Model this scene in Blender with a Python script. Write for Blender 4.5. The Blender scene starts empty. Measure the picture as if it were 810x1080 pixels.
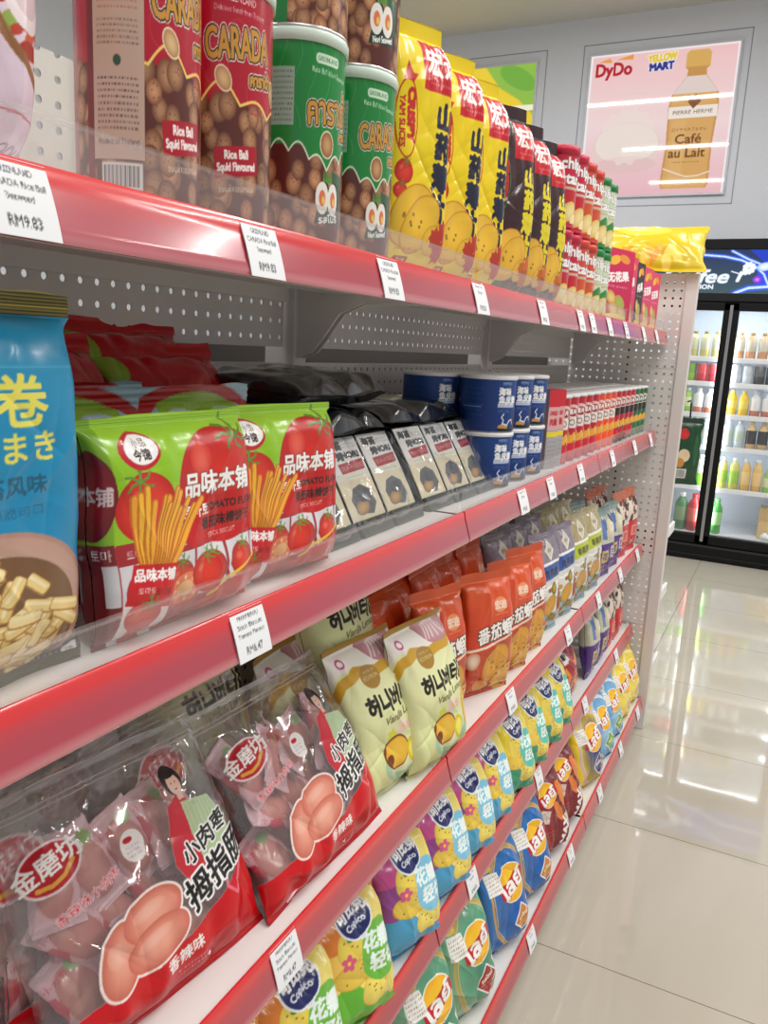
import bpy, bmesh, math, random
import numpy as np
from mathutils import Vector, Matrix, Euler
PI = math.pi
D2R = PI/180
scn = bpy.context.scene
COL = scn.collection
rng = np.random.RandomState(7)

# ------------------------------------------------------------------ colours and materials
def lin(c):
    c = np.asarray(c, dtype=np.float64)/255.0
    return np.where(c <= 0.04045, c/12.92, ((np.maximum(c, 0.04045)+0.055)/1.055)**2.4)

MATS = {}
def nd(nt, t, **k):
    n = nt.nodes.new(t)
    for a, b in k.items():
        setattr(n, a, b)
    return n
def new_mat(name):
    m = bpy.data.materials.new(name); m.use_nodes = True
    nt = m.node_tree; nt.nodes.clear()
    out = nd(nt, 'ShaderNodeOutputMaterial')
    MATS[name] = m
    return m, nt, out
def mat_col(name, rough=.4, spec=.5, metal=0., bump=0., bscale=60., coat=0., noise_r=0., ridge=False):
    """surface whose base colour is the print of the thing (attribute Col)"""
    m, nt, out = new_mat(name)
    b = nd(nt, 'ShaderNodeBsdfPrincipled'); a = nd(nt, 'ShaderNodeAttribute', attribute_name='Col')
    nt.links.new(a.outputs['Color'], b.inputs['Base Color'])
    b.inputs['Roughness'].default_value = rough
    b.inputs['Specular IOR Level'].default_value = spec
    b.inputs['Metallic'].default_value = metal
    b.inputs['Coat Weight'].default_value = coat
    b.inputs['Coat Roughness'].default_value = .12
    if bump or noise_r:
        tc = nd(nt, 'ShaderNodeTexCoord'); nz = nd(nt, 'ShaderNodeTexNoise')
        nz.inputs['Scale'].default_value = bscale; nz.inputs['Detail'].default_value = 3.
        if ridge: nz.noise_type = 'RIDGED_MULTIFRACTAL'; nz.inputs['Detail'].default_value = 1.; nz.inputs['Distortion'].default_value = .8
        nt.links.new(tc.outputs['Object'], nz.inputs['Vector'])
        if bump:
            bp = nd(nt, 'ShaderNodeBump'); bp.inputs['Strength'].default_value = bump; bp.inputs['Distance'].default_value = .004
            nt.links.new(nz.outputs['Fac'], bp.inputs['Height']); nt.links.new(bp.outputs['Normal'], b.inputs['Normal'])
    nt.links.new(b.outputs[0], out.inputs[0])
    return m
mat_col('package_film', .26, .5, bump=.16, bscale=26, coat=.25, ridge=True)
mat_col('black_film', .2, .6, bump=.7, bscale=24, coat=.5, ridge=True)
mat_col('package_matte', .48, .35, bump=.22, bscale=60)
mat_col('foil', .26, .6, metal=.55, bump=.3, bscale=50)
mat_col('card_print', .45, .4)
mat_col('tube_print', .25, .5, coat=.3)
mat_col('plastic', .35, .5)
mat_col('black_plastic', .4, .22)
mat_col('paper', .7, .2)
mat_col('painted_steel', .45, .4)
mat_col('bright_metal', .3, .5, metal=.9)
mat_col('strip_plastic', .22, .6, coat=.6)
mat_col('bottle_print', .2, .5)

def clear_mat(name, haze, hazecol, gloss, rough, bump=0., bscale=40.):
    """clear film: transparent with haze and gloss; where the film is printed (alpha of Col) it is opaque"""
    m, nt, out = new_mat(name); L = nt.links.new
    a = nd(nt, 'ShaderNodeAttribute', attribute_name='Col')
    tr = nd(nt, 'ShaderNodeBsdfTransparent')
    df = nd(nt, 'ShaderNodeBsdfDiffuse'); df.inputs[0].default_value = (*hazecol, 1)
    gl = nd(nt, 'ShaderNodeBsdfGlossy'); gl.inputs['Roughness'].default_value = rough
    fr = nd(nt, 'ShaderNodeLayerWeight'); fr.inputs[0].default_value = .5
    pw = nd(nt, 'ShaderNodeMath', operation='POWER'); pw.inputs[1].default_value = 4.; L(fr.outputs['Facing'], pw.inputs[0])
    mu = nd(nt, 'ShaderNodeMath', operation='MULTIPLY_ADD'); mu.inputs[1].default_value = .35*gloss; mu.inputs[2].default_value = .045*gloss
    L(pw.outputs[0], mu.inputs[0])
    m1 = nd(nt, 'ShaderNodeMixShader'); m1.inputs[0].default_value = haze
    L(tr.outputs[0], m1.inputs[1]); L(df.outputs[0], m1.inputs[2])
    m2 = nd(nt, 'ShaderNodeMixShader'); L(mu.outputs[0], m2.inputs[0]); L(m1.outputs[0], m2.inputs[1]); L(gl.outputs[0], m2.inputs[2])
    pb = nd(nt, 'ShaderNodeBsdfPrincipled'); L(a.outputs['Color'], pb.inputs['Base Color']); pb.inputs['Roughness'].default_value = .3
    m3 = nd(nt, 'ShaderNodeMixShader'); L(a.outputs['Alpha'], m3.inputs[0]); L(m2.outputs[0], m3.inputs[1]); L(pb.outputs[0], m3.inputs[2])
    if bump:
        tc = nd(nt, 'ShaderNodeTexCoord'); nz = nd(nt, 'ShaderNodeTexNoise'); nz.inputs['Scale'].default_value = bscale
        nz.inputs['Detail'].default_value = 2.; nz.noise_type = 'RIDGED_MULTIFRACTAL'; nz.inputs['Distortion'].default_value = .6
        L(tc.outputs['Object'], nz.inputs['Vector'])
        bp = nd(nt, 'ShaderNodeBump'); bp.inputs['Strength'].default_value = bump; bp.inputs['Distance'].default_value = .012
        L(nz.outputs['Fac'], bp.inputs['Height'])
        for n in (gl, df, pb): L(bp.outputs['Normal'], n.inputs['Normal'])
    L(m3.outputs[0], out.inputs[0])
    return m
clear_mat('clear_film', .07, (.90, .84, .86), 3.0, .10, 1., 20)
clear_mat('clear_wrap', .015, (.85, .87, .87), 1.6, .09, .8, 24)
clear_mat('acrylic', .07, (.85, .78, .78), .9, .06)
clear_mat('door_glass', .02, (.8, .85, .9), 1.0, .03)

def emis_mat(name, strength):
    m, nt, out = new_mat(name)
    a = nd(nt, 'ShaderNodeAttribute', attribute_name='Col'); e = nd(nt, 'ShaderNodeEmission'); e.inputs[1].default_value = strength
    g = nd(nt, 'ShaderNodeBsdfGlossy'); g.inputs['Roughness'].default_value = .03
    g.inputs[0].default_value = (1, 1, 1, 1)
    fr = nd(nt, 'ShaderNodeFresnel'); fr.inputs[0].default_value = 1.6
    mx = nd(nt, 'ShaderNodeMixShader')
    nt.links.new(a.outputs['Color'], e.inputs[0]); nt.links.new(fr.outputs[0], mx.inputs[0])
    nt.links.new(e.outputs[0], mx.inputs[1]); nt.links.new(g.outputs[0], mx.inputs[2])
    nt.links.new(mx.outputs[0], out.inputs[0])
    return m

# ------------------------------------------------------------------ mesh building
def link(o, parent=None):
    COL.objects.link(o)
    if parent is not None: o.parent = parent
    return o
def make_mesh(name, V, F, cols, mat, parent=None, smooth=True, mats=None, midx=None):
    """V (n,3); F list/array of equal-length faces or list of lists; cols (n,4) linear"""
    me = bpy.data.meshes.new(name)
    V = np.asarray(V, dtype=np.float32)
    if isinstance(F, np.ndarray):
        nf, k = F.shape
        me.vertices.add(len(V)); me.vertices.foreach_set('co', V.ravel())
        me.loops.add(nf*k); me.loops.foreach_set('vertex_index', F.ravel().astype(np.int32))
        me.polygons.add(nf)
        me.polygons.foreach_set('loop_start', (np.arange(nf)*k).astype(np.int32))
    else:
        me.from_pydata([tuple(v) for v in V], [], [list(f) for f in F])
    me.update(calc_edges=True); me.validate()
    at = me.attributes.new('Col', 'FLOAT_COLOR', 'POINT')
    at.data.foreach_set('color', np.asarray(cols, dtype=np.float32).ravel())
    for m in (mats or [mat]):
        me.materials.append(MATS[m])
    if midx is not None: me.polygons.foreach_set('material_index', np.asarray(midx, dtype=np.int32))
    if smooth: me.polygons.foreach_set('use_smooth', np.ones(len(me.polygons), dtype=bool))
    me.update()
    o = bpy.data.objects.new(name, me)
    return link(o, parent)

class MB:
    """collects shapes with a colour each and links them as one mesh object"""
    def __init__(s): s.V = []; s.F = []; s.C = []; s.M = []
    def add(s, V, F, c, a=1., m=0, mat4=None):
        b = len(s.V)
        for v in V:
            v = Vector(v)
            s.V.append(tuple(mat4 @ v) if mat4 is not None else tuple(v))
        for f in F: s.F.append([i+b for i in f]); s.M.append(m)
        cc = (*lin(c), a)
        s.C += [cc]*len(V)
        return s
    def box(s, x0, x1, y0, y1, z0, z1, c, a=1., m=0, bev=0., mat4=None):
        bm = bmesh.new(); bmesh.ops.create_cube(bm, size=1)
        for v in bm.verts:
            v.co = Vector(((x0+x1)/2+v.co.x*(x1-x0), (y0+y1)/2+v.co.y*(y1-y0), (z0+z1)/2+v.co.z*(z1-z0)))
        if bev: bmesh.ops.bevel(bm, geom=bm.edges[:], offset=bev, segments=2, affect='EDGES', profile=.5)
        bm.verts.index_update()
        s.add([v.co for v in bm.verts], [[v.index for v in f.verts] for f in bm.faces], c, a, m, mat4); bm.free()
        return s
    def prism(s, pts, axis, a0, a1, c, a=1., m=0):
        """polygon pts (2D) extruded along axis 0/1/2 from a0 to a1"""
        n = len(pts)
        def P(p, t):
            if axis == 0: return (t, p[0], p[1])
            if axis == 1: return (p[0], t, p[1])
            return (p[0], p[1], t)
        V = [P(p, a0) for p in pts]+[P(p, a1) for p in pts]
        F = [list(range(n))[::-1], list(range(n, 2*n))]+[[i, (i+1) % n, n+(i+1) % n, n+i] for i in range(n)]
        return s.add(V, F, c, a, m)
    def lathe(s, prof, c, n=24, a=1., m=0, org=(0, 0, 0), cols=None):
        """prof list of (r,z)"""
        V = []; F = []; k = len(prof)
        for i in range(n):
            t = 2*PI*i/n
            for r, z in prof: V.append((org[0]+r*math.cos(t), org[1]+r*math.sin(t), org[2]+z))
        for i in range(n):
            for j in range(k-1):
                a0 = i*k+j; b0 = ((i+1) % n)*k+j
                F.append([a0, b0, b0+1, a0+1])
        s.add(V, F, c, a, m)
        if cols is not None:
            base = len(s.C)-len(V)
            for i in range(n):
                for j in range(k): s.C[base+i*k+j] = (*lin(cols[j]), a)
        return s
    def tube(s, pts, r, c, n=8, m=0):
        pts = [Vector(p) for p in pts]; V = []; F = []
        for i, p in enumerate(pts):
            d = (pts[min(i+1, len(pts)-1)]-pts[max(i-1, 0)]).normalized()
            u = d.orthogonal().normalized(); w = d.cross(u)
            for j in range(n):
                t = 2*PI*j/n; V.append(p+u*(r*math.cos(t))+w*(r*math.sin(t)))
        for i in range(len(pts)-1):
            for j in range(n):
                F.append([i*n+j, i*n+(j+1) % n, (i+1)*n+(j+1) % n, (i+1)*n+j])
        F.append(list(range(n))[::-1]); F.append([len(V)-n+j for j in range(n)])
        return s.add(V, F, c, 1., m)
    def build(s, name, mat, parent=None, smooth=False, mats=None):
        o = make_mesh(name, np.array(s.V), s.F, np.array(s.C), mat, parent, smooth, mats, s.M if mats else None)
        if not smooth: return o
        return o
def fix_normals(o):
    bm = bmesh.new(); bm.from_mesh(o.data); bmesh.ops.recalc_face_normals(bm, faces=bm.faces); bm.to_mesh(o.data); bm.free(); return o

# ------------------------------------------------------------------ things
def tag(o, label, cat, group=None):
    o['label'] = label; o['category'] = cat
    if group: o['group'] = group
    return o
def thing(name, label, cat, loc=(0, 0, 0), rot=(0, 0, 0), group=None):
    o = bpy.data.objects.new(name, None); COL.objects.link(o)
    o.empty_display_size = .03
    o.location = loc; o.rotation_euler = rot
    return tag(o, label, cat, group)
def dup(root, label, loc, rot=(0, 0, 0), scale=None, group=None):
    def cp(o, parent):
        c = o.copy(); COL.objects.link(c)
        if parent is not None: c.parent = parent
        for ch in o.children: cp(ch, c)
        return c
    kids = list(root.children)
    r = root.copy(); COL.objects.link(r)
    for ch in kids: cp(ch, r)
    r.location = loc; r.rotation_euler = rot; r['label'] = label
    if scale: r.scale = scale
    if group: r['group'] = group
    return r
class Kind:
    """first use places the prototype, later uses place copies"""
    def __init__(s, maker, group=None): s.maker = maker; s.root = None; s.group = group
    def put(s, label, loc, rot=(0, 0, 0), scale=None, group=None):
        group = group or s.group
        if s.root is None:
            s.root = s.maker()
            r = s.root; r['label'] = label; r.location = loc; r.rotation_euler = rot
            r.scale = scale or (1, 1, 1)
            if group: r['group'] = group
            return r
        r = dup(s.root, label, loc, rot, scale or (1, 1, 1), group)
        if not group and 'group' in r: del r['group']
        return r
ORD = ['first', 'second', 'third', 'fourth', 'fifth', 'sixth', 'seventh', 'eighth', 'ninth', 'tenth', 'eleventh', 'twelfth', 'thirteenth', 'fourteenth', 'fifteenth', 'sixteenth', 'seventeenth', 'eighteenth']

# ------------------------------------------------------------------ printed artwork: a raster of colours that becomes mesh vertices
TXT = {}
def text_tris(s):
    if s in TXT: return TXT[s]
    c = bpy.data.curves.new('t', 'FONT'); c.body = s; c.size = 1.; c.resolution_u = 3
    o = bpy.data.objects.new('t', c); COL.objects.link(o)
    dg = bpy.context.evaluated_depsgraph_get(); e = o.evaluated_get(dg); m = e.to_mesh()
    m.calc_loop_triangles()
    v = np.array([x.co[:2] for x in m.vertices]); t = np.array([x.vertices[:] for x in m.loop_triangles], dtype=int)
    e.to_mesh_clear(); bpy.data.objects.remove(o); bpy.data.curves.remove(c)
    if len(v): v = v-np.array([(v[:, 0].min()+v[:, 0].max())/2, (v[:, 1].min()+v[:, 1].max())/2])
    TXT[s] = (v, t); return TXT[s]
def dilate(m, r):
    if r <= 0: return m
    r = float(r); R = int(math.ceil(r)); o = m.copy()
    P = np.pad(m, R)
    h, w = m.shape
    for dy in range(-R, R+1):
        for dx in range(-R, R+1):
            if dx*dx+dy*dy <= r*r+.3: o |= P[R+dy:R+dy+h, R+dx:R+dx+w]
    return o
class Cv:
    """canvas in centimetres, origin bottom left"""
    def __init__(s, W, H, ppc, bg=(255, 255, 255), alpha=1.):
        s.W, s.H, s.ppc = W, H, ppc; s.k = ppc*2
        s.w = max(4, int(round(W*ppc)))*2; s.h = max(4, int(round(H*ppc)))*2
        s.kx = s.w/W; s.ky = s.h/H
        s.A = np.empty((s.h, s.w, 4)); s.A[:] = (*bg, alpha*255)
        s.X, s.Y = np.meshgrid((np.arange(s.w)+.5)/s.kx, (np.arange(s.h)+.5)/s.ky)
    def sl(s, x0, y0, x1, y1, pad=0.):
        i0 = max(0, int((x0-pad)*s.kx)-1); i1 = min(s.w, int((x1+pad)*s.kx)+2)
        j0 = max(0, int((y0-pad)*s.ky)-1); j1 = min(s.h, int((y1+pad)*s.ky)+2)
        if i1 <= i0 or j1 <= j0: return None
        return (slice(j0, j1), slice(i0, i1))
    def fill(s, q, mask, c, a=1.):
        R = s.A[q]
        c = np.asarray(c, dtype=float)
        m = (mask*a)[..., None] if np.ndim(a) else (mask.astype(float)*a)[..., None]
        if c.ndim == 1: c = c[None, None, :]
        R[..., :3] = R[..., :3]*(1-m)+c[..., :3]*m
        R[..., 3] = np.maximum(R[..., 3], 255*m[..., 0])
    def rect(s, x0, y0, x1, y1, c, a=1.):
        q = s.sl(x0, y0, x1, y1)
        if q: s.fill(q, (s.X[q] >= x0) & (s.X[q] <= x1) & (s.Y[q] >= y0) & (s.Y[q] <= y1), c, a)
    def grad(s, y0, y1, c0, c1):
        q = s.sl(0, y0, s.W, y1); t = np.clip((s.Y[q]-y0)/(y1-y0), 0, 1)[..., None]
        s.fill(q, (s.Y[q] >= y0) & (s.Y[q] <= y1), np.array(c0)*(1-t)+np.array(c1)*t)
    def ell(s, cx, cy, rx, ry, c, rot=0., c2=None, a=1., ring=None):
        r = max(rx, ry); q = s.sl(cx-r, cy-r, cx+r, cy+r)
        if not q: return
        ca, sa = math.cos(rot*D2R), math.sin(rot*D2R); dx = s.X[q]-cx; dy = s.Y[q]-cy
        e = ((dx*ca+dy*sa)/rx)**2+((-dx*sa+dy*ca)/ry)**2
        if c2 is not None:
            t = np.clip(e, 0, 1)[..., None]; col = np.array(c)*(1-t)+np.array(c2)*t
        else: col = np.array(c)
        m = e <= 1
        if ring: m = m & (e >= (1-ring)**2)
        s.fill(q, m, col, a)
    def poly(s, pts, c, a=1.):
        P = np.array(pts, dtype=float); q = s.sl(P[:, 0].min(), P[:, 1].min(), P[:, 0].max(), P[:, 1].max())
        if not q: return
        X, Y = s.X[q], s.Y[q]; ins = np.zeros(X.shape, bool); n = len(P)
        for i in range(n):
            x0, y0 = P[i]; x1, y1 = P[(i+1) % n]
            if y0 == y1: continue
            cr = ((y0 <= Y) != (y1 <= Y)) & (X < (x1-x0)*(Y-y0)/(y1-y0)+x0); ins ^= cr
        s.fill(q, ins, c, a)
    def box(s, cx, cy, w, h, c, rot=0., a=1., r=0.):
        ca, sa = math.cos(rot*D2R), math.sin(rot*D2R); R = math.hypot(w, h)/2
        q = s.sl(cx-R, cy-R, cx+R, cy+R)
        if not q: return
        dx = s.X[q]-cx; dy = s.Y[q]-cy
        u = np.abs(dx*ca+dy*sa)-w/2+r; v = np.abs(-dx*sa+dy*ca)-h/2+r
        d = np.hypot(np.maximum(u, 0), np.maximum(v, 0))+np.minimum(np.maximum(u, v), 0)-r
        s.fill(q, d <= 0, c, a)
    def stroke(s, pts, w, c, a=1., closed=False):
        P = [np.array(p, float) for p in pts]
        if closed: P.append(P[0])
        A = np.array(P); q = s.sl(A[:, 0].min(), A[:, 1].min(), A[:, 0].max(), A[:, 1].max(), w)
        if not q: return
        X, Y = s.X[q], s.Y[q]; m = np.zeros(X.shape, bool)
        for p0, p1 in zip(P[:-1], P[1:]):
            d = p1-p0; L = max(d@d, 1e-9); t = np.clip(((X-p0[0])*d[0]+(Y-p0[1])*d[1])/L, 0, 1)
            m |= (X-p0[0]-t*d[0])**2+(Y-p0[1]-t*d[1])**2 <= (w/2)**2
        s.fill(q, m, c, a)
    def text(s, t, cx, cy, h, c, bold=0., out=None, ow=0., rot=0., sx=1., shear=0., a=1., out2=None, ow2=0., width=None, vert=False):
        if vert:
            n = len(t); st = h*1.05
            for i, ch in enumerate(t):
                o = (n-1)/2-i
                s.text(ch, cx-math.sin(rot*D2R)*o*st, cy+math.cos(rot*D2R)*o*st, h, c, bold, out, ow, rot, sx, shear, a, out2, ow2)
            return
        v, T = text_tris(t)
        if not len(T): return
        V = v*h
        if width: V[:, 0] *= width/max(1e-6, V[:, 0].max()-V[:, 0].min())
        V = np.stack([V[:, 0]*sx+shear*V[:, 1], V[:, 1]], 1)
        ca, sa = math.cos(rot*D2R), math.sin(rot*D2R)
        V = np.stack([cx+V[:, 0]*ca-V[:, 1]*sa, cy+V[:, 0]*sa+V[:, 1]*ca], 1)
        pad = bold+ow+ow2+.05
        q = s.sl(V[:, 0].min(), V[:, 1].min(), V[:, 0].max(), V[:, 1].max(), pad)
        if not q: return
        X, Y = s.X[q], s.Y[q]; m = np.zeros(X.shape, bool)
        xs = X[0]; ys = Y[:, 0]
        for tr in T:
            a0, b0, c0 = V[tr]
            i0 = np.searchsorted(xs, min(a0[0], b0[0], c0[0])); i1 = np.searchsorted(xs, max(a0[0], b0[0], c0[0]))
            j0 = np.searchsorted(ys, min(a0[1], b0[1], c0[1])); j1 = np.searchsorted(ys, max(a0[1], b0[1], c0[1]))
            if i1 <= i0 or j1 <= j0: continue
            x = X[j0:j1, i0:i1]; y = Y[j0:j1, i0:i1]
            e0 = (b0[0]-a0[0])*(y-a0[1])-(b0[1]-a0[1])*(x-a0[0])
            e1 = (c0[0]-b0[0])*(y-b0[1])-(c0[1]-b0[1])*(x-b0[0])
            e2 = (a0[0]-c0[0])*(y-c0[1])-(a0[1]-c0[1])*(x-c0[0])
            m[j0:j1, i0:i1] |= ((e0 >= 0) & (e1 >= 0) & (e2 >= 0)) | ((e0 <= 0) & (e1 <= 0) & (e2 <= 0))
        if bold: m = dilate(m, bold*s.kx)
        if out is not None:
            m2 = dilate(m, ow*s.kx)
            if out2 is not None: s.fill(q, dilate(m2, ow2*s.kx), out2, a)
            s.fill(q, m2, out, a)
        s.fill(q, m, c, a)
    def lines(s, x0, x1, y0, y1, n, c, th=.4, seed=1, a=.8):
        """rows of tiny unreadable print"""
        r = random.Random(seed); st = (y1-y0)/n
        for i in range(n):
            y = y1-(i+.5)*st; x = x0
            while x < x1:
                w = r.uniform(.1, .45)*max(.5, (x1-x0)/6); s.rect(x, y-st*th/2, min(x1, x+w), y+st*th/2, c, a*r.uniform(.6, 1)); x += w+st*.35
    def get(s):
        """(ny,nx,4) linear colours"""
        A = s.A.reshape(s.h//2, 2, s.w//2, 2, 4).mean(axis=(1, 3))
        o = np.empty_like(A); o[..., :3] = lin(np.clip(A[..., :3], 0, 255)); o[..., 3] = A[..., 3]/255
        return o

def vnoise(nx, ny, cx, cy, seed, octs=1):
    """smooth value noise on an ny x nx grid, cx by cy cells, range about -1..1"""
    r = np.random.RandomState(seed); out = np.zeros((ny, nx)); amp = 1.
    for o in range(octs):
        gx, gy = max(1, int(cx*2**o)), max(1, int(cy*2**o)); G = r.uniform(-1, 1, (gy+2, gx+2))
        x = np.linspace(0, gx, nx); y = np.linspace(0, gy, ny)
        i = np.minimum(x.astype(int), gx); j = np.minimum(y.astype(int), gy); fx = x-i; fy = y-j
        fx = fx*fx*(3-2*fx); fy = (fy*fy*(3-2*fy))[:, None]
        a = G[j][:, i]; b = G[j][:, i+1]; c = G[j+1][:, i]; d = G[j+1][:, i+1]
        out += amp*((a*(1-fx)+b*fx)*(1-fy)+(c*(1-fx)+d*fx)*fy); amp *= .5
    return out
def gridF(nx, ny, flip=False):
    i = np.arange(ny-1)[:, None]*nx+np.arange(nx-1)[None, :]
    F = np.stack([i, i+1, i+nx+1, i+nx], -1).reshape(-1, 4)
    return F[:, ::-1].copy() if flip else F

def pouch(name, label, cat, cv, W, H, T, n=2.4, p=2.2, st=.018, sb=.015, wr=1., seed=1, mat='package_film', back=None, bend=0., top_part='top_seal', bot_part='bottom_seal', skew=1., fold=1., sag=0.):
    """pillow bag standing on z=0, front towards +x, width along y; the print of the front is the canvas"""
    C = cv.get(); ny, nx = C.shape[:2]
    # cross-section (superellipse) by arc length
    t = np.linspace(PI, 0, 721); ex = np.sign(np.cos(t))*np.abs(np.cos(t))**(2/n); ez = np.sin(t)**(2/n)
    L = np.concatenate([[0], np.cumsum(np.hypot(np.diff(ex*W/2), np.diff(ez*T/2)))]); arc = L[-1]; L = L/arc
    u = np.linspace(0, 1, nx); yy = np.interp(u, L, ex); xx = np.interp(u, L, ez)
    v = np.linspace(0, 1, ny)
    vi = np.clip((v-sb/H)/(1-(st+sb)/H), 0, 1)
    vs = vi**skew
    tv = np.clip(1-np.abs(2*vs-1)**p, 0, 1)**.72
    flat = (u*2-1)*min(arc, 1.14*W)/W
    k = np.clip(tv*1.25, 0, 1)[:, None]
    Yc = (W/2)*(flat[None, :]*(1-k)*.5+(1-k)*.5*yy[None, :]+yy[None, :]*k)
    X = (T/2)*xx[None, :]*tv[:, None]
    Z = np.repeat((v*H)[:, None], nx, 1)
    # wrinkles
    e = xx[None, :]**.8*np.clip(tv*1.6, 0, 1)[:, None]
    r = np.random.RandomState(seed+50)
    ttop = np.exp(-((1-vi)/.2)**1.3)[:, None]; tbot = np.exp(-(vi/.2)**1.3)[:, None]
    f = np.zeros((ny, nx))
    for sgn, g in ((0, ttop), (1, tbot)):
        ph = vnoise(nx, ny, 7, 2, seed+3+sgn); f += g*(np.sin((u[None, :]*2-1)*r.uniform(9, 15)+ph*2.5+r.uniform(0, 6))*.0022+vnoise(nx, ny, 12, 2, seed+13+sgn)*.0016)*fold
    big = vnoise(nx, ny, 3, 4, seed+5, 2)*.0028
    crk = np.zeros((ny, nx)); GX = (u*2-1)[None, :]*arc/2; GZ = (v*H)[:, None]
    for q in range(16):
        cx, cz = r.uniform(-.45, .45)*W, r.uniform(.08, .92)*H; an = r.uniform(-.9, .9)+(PI/2 if r.rand() < .55 else 0); ll = r.uniform(.14, .34)*H
        du = (GX-cx)*math.cos(an)+(GZ-cz)*math.sin(an); dv = -(GX-cx)*math.sin(an)+(GZ-cz)*math.cos(an)
        crk -= r.uniform(.0008, .0024)*np.exp(-np.abs(dv)/r.uniform(.004, .011))*np.exp(-(du/ll)**2)*(1 if r.rand() < .7 else -1)
    Xf = X+wr*e*(f+big+crk)*min(1.3, T/.05)
    edge = vnoise(2, ny, 1, 9, seed+21)*.0022*wr
    Yc = Yc+np.where(yy[None, :] < 0, edge[:, :1], edge[:, 1:])*np.abs(yy[None, :])**2
    bo = bend*np.clip((v-.55)/.45, 0, 1)[:, None]**2
    zt = Z.copy()
    # crimped seals
    rows_t = v >= 1-st/H; rows_b = v <= sb/H
    rip = .0007*np.sin(v*H/.0022*2*PI)[:, None]
    wav = vnoise(nx, ny, 4, 1, seed+31)*.0035*wr
    off = wav*np.clip(1-tv*2.5, 0, 1)[:, None]
    seal = (rows_t | rows_b)[:, None]
    Xf = np.where(seal, rip+.0006, Xf+.0006)+off+bo
    zt[-1] += vnoise(nx, 1, 6, 1, seed+41)[0]*.0012
    if sag: zt -= sag*np.clip((v-.7)/.3, 0, 1)[:, None]*(1-yy[None, :]**2)
    root = thing(name, label, cat)
    bs = max(1, min(5, nx//24)); ci = list(range(0, nx, bs))
    if ci[-1] != nx-1: ci.append(nx-1)
    ci = np.array(ci)
    Xb = np.where(seal, rip-.0006, -X*.9-wr*e*big*.7-.0006)+off+bo
    bc = np.array((*lin(back), 1.)) if back is not None else None
    def part(nm, r0, r1, parent):
        m = r1-r0
        Vf = np.stack([Xf[r0:r1], Yc[r0:r1], zt[r0:r1]], -1).reshape(-1, 3); Cf = C[r0:r1].reshape(-1, 4)
        rs = max(1, min(4, (r1-r0)//8)); ri = list(range(r0, r1, rs))
        if ri[-1] != r1-1: ri.append(r1-1)
        ri = np.array(ri); g = np.ix_(ri, ci)
        Vb = np.stack([Xb[g], Yc[g], zt[g]], -1).reshape(-1, 3)
        Cb = C[g].reshape(-1, 4) if bc is None else np.tile(bc, (len(Vb), 1))
        if bc is None and cv.A[..., 3].min() < 255:
            Cb = Cb.copy(); Cb[:, 3] *= 0.
        F = np.concatenate([gridF(nx, m, True)[:, ::-1], gridF(len(ci), len(ri), True)+len(Vf)])
        return make_mesh(nm, np.concatenate([Vf, Vb]), F, np.concatenate([Cf, Cb]), mat, parent)
    b1 = int(rows_b.sum()); t0 = int((~rows_t).sum())
    body = part('pouch', max(0, b1-1), t0, root)
    if top_part and ny-t0 >= 2: part(top_part, t0-1, ny, root)
    if bot_part and b1 >= 2: part(bot_part, 0, b1, root)
    return root

def wrap_tube(name, R, z0, z1, cv, a0, a1, plain, parent, mat='tube_print'):
    """cylinder wall whose print covers angles a0..a1 (radians, 0 = +x, increasing towards +y)"""
    C = cv.get(); ny, nx = C.shape[:2]; th = np.linspace(a0, a1, nx); z = np.linspace(z0, z1, ny)
    TH, Zg = np.meshgrid(th, z)
    V = np.stack([R*np.cos(TH), R*np.sin(TH), Zg], -1).reshape(-1, 3); F = gridF(nx, ny)
    nb = 14; tb = np.linspace(a1, a0+2*PI, nb); TB, ZB = np.meshgrid(tb, np.array([z0, z1]))
    Vb = np.stack([R*np.cos(TB), R*np.sin(TB), ZB], -1).reshape(-1, 3)
    Cb = np.tile(np.array((*lin(plain), 1.)), (len(Vb), 1))
    return make_mesh(name, np.concatenate([V, Vb]), np.concatenate([F, gridF(nb, 2)+len(V)]), np.concatenate([C.reshape(-1, 4), Cb]), mat, parent)
def sheet(name, cv, mat, parent=None, thick=.0006, bow=0.):
    """flat printed sheet: width along y centred, height along z from 0, facing +x"""
    C = cv.get(); ny, nx = C.shape[:2]; y = np.linspace(-cv.W/200, cv.W/200, nx); z = np.linspace(0, cv.H/100, ny)
    Yg, Zg = np.meshgrid(y, z); Xg = thick/2+bow*(1-(2*Zg/(cv.H/100)-1)**2)
    V = np.stack([Xg, Yg, Zg], -1).reshape(-1, 3)
    gi = np.ix_([0, ny//2, ny-1], [0, nx-1]); Vb = np.stack([Xg[gi]-thick, Yg[gi], Zg[gi]], -1).reshape(-1, 3)
    Cb = np.tile(np.array((*lin((235, 235, 232)), 1.)), (len(Vb), 1))
    return make_mesh(name, np.concatenate([V, Vb]), np.concatenate([gridF(nx, ny), gridF(2, 3, True)+len(V)]), np.concatenate([C.reshape(-1, 4), Cb]), mat, parent)
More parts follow.
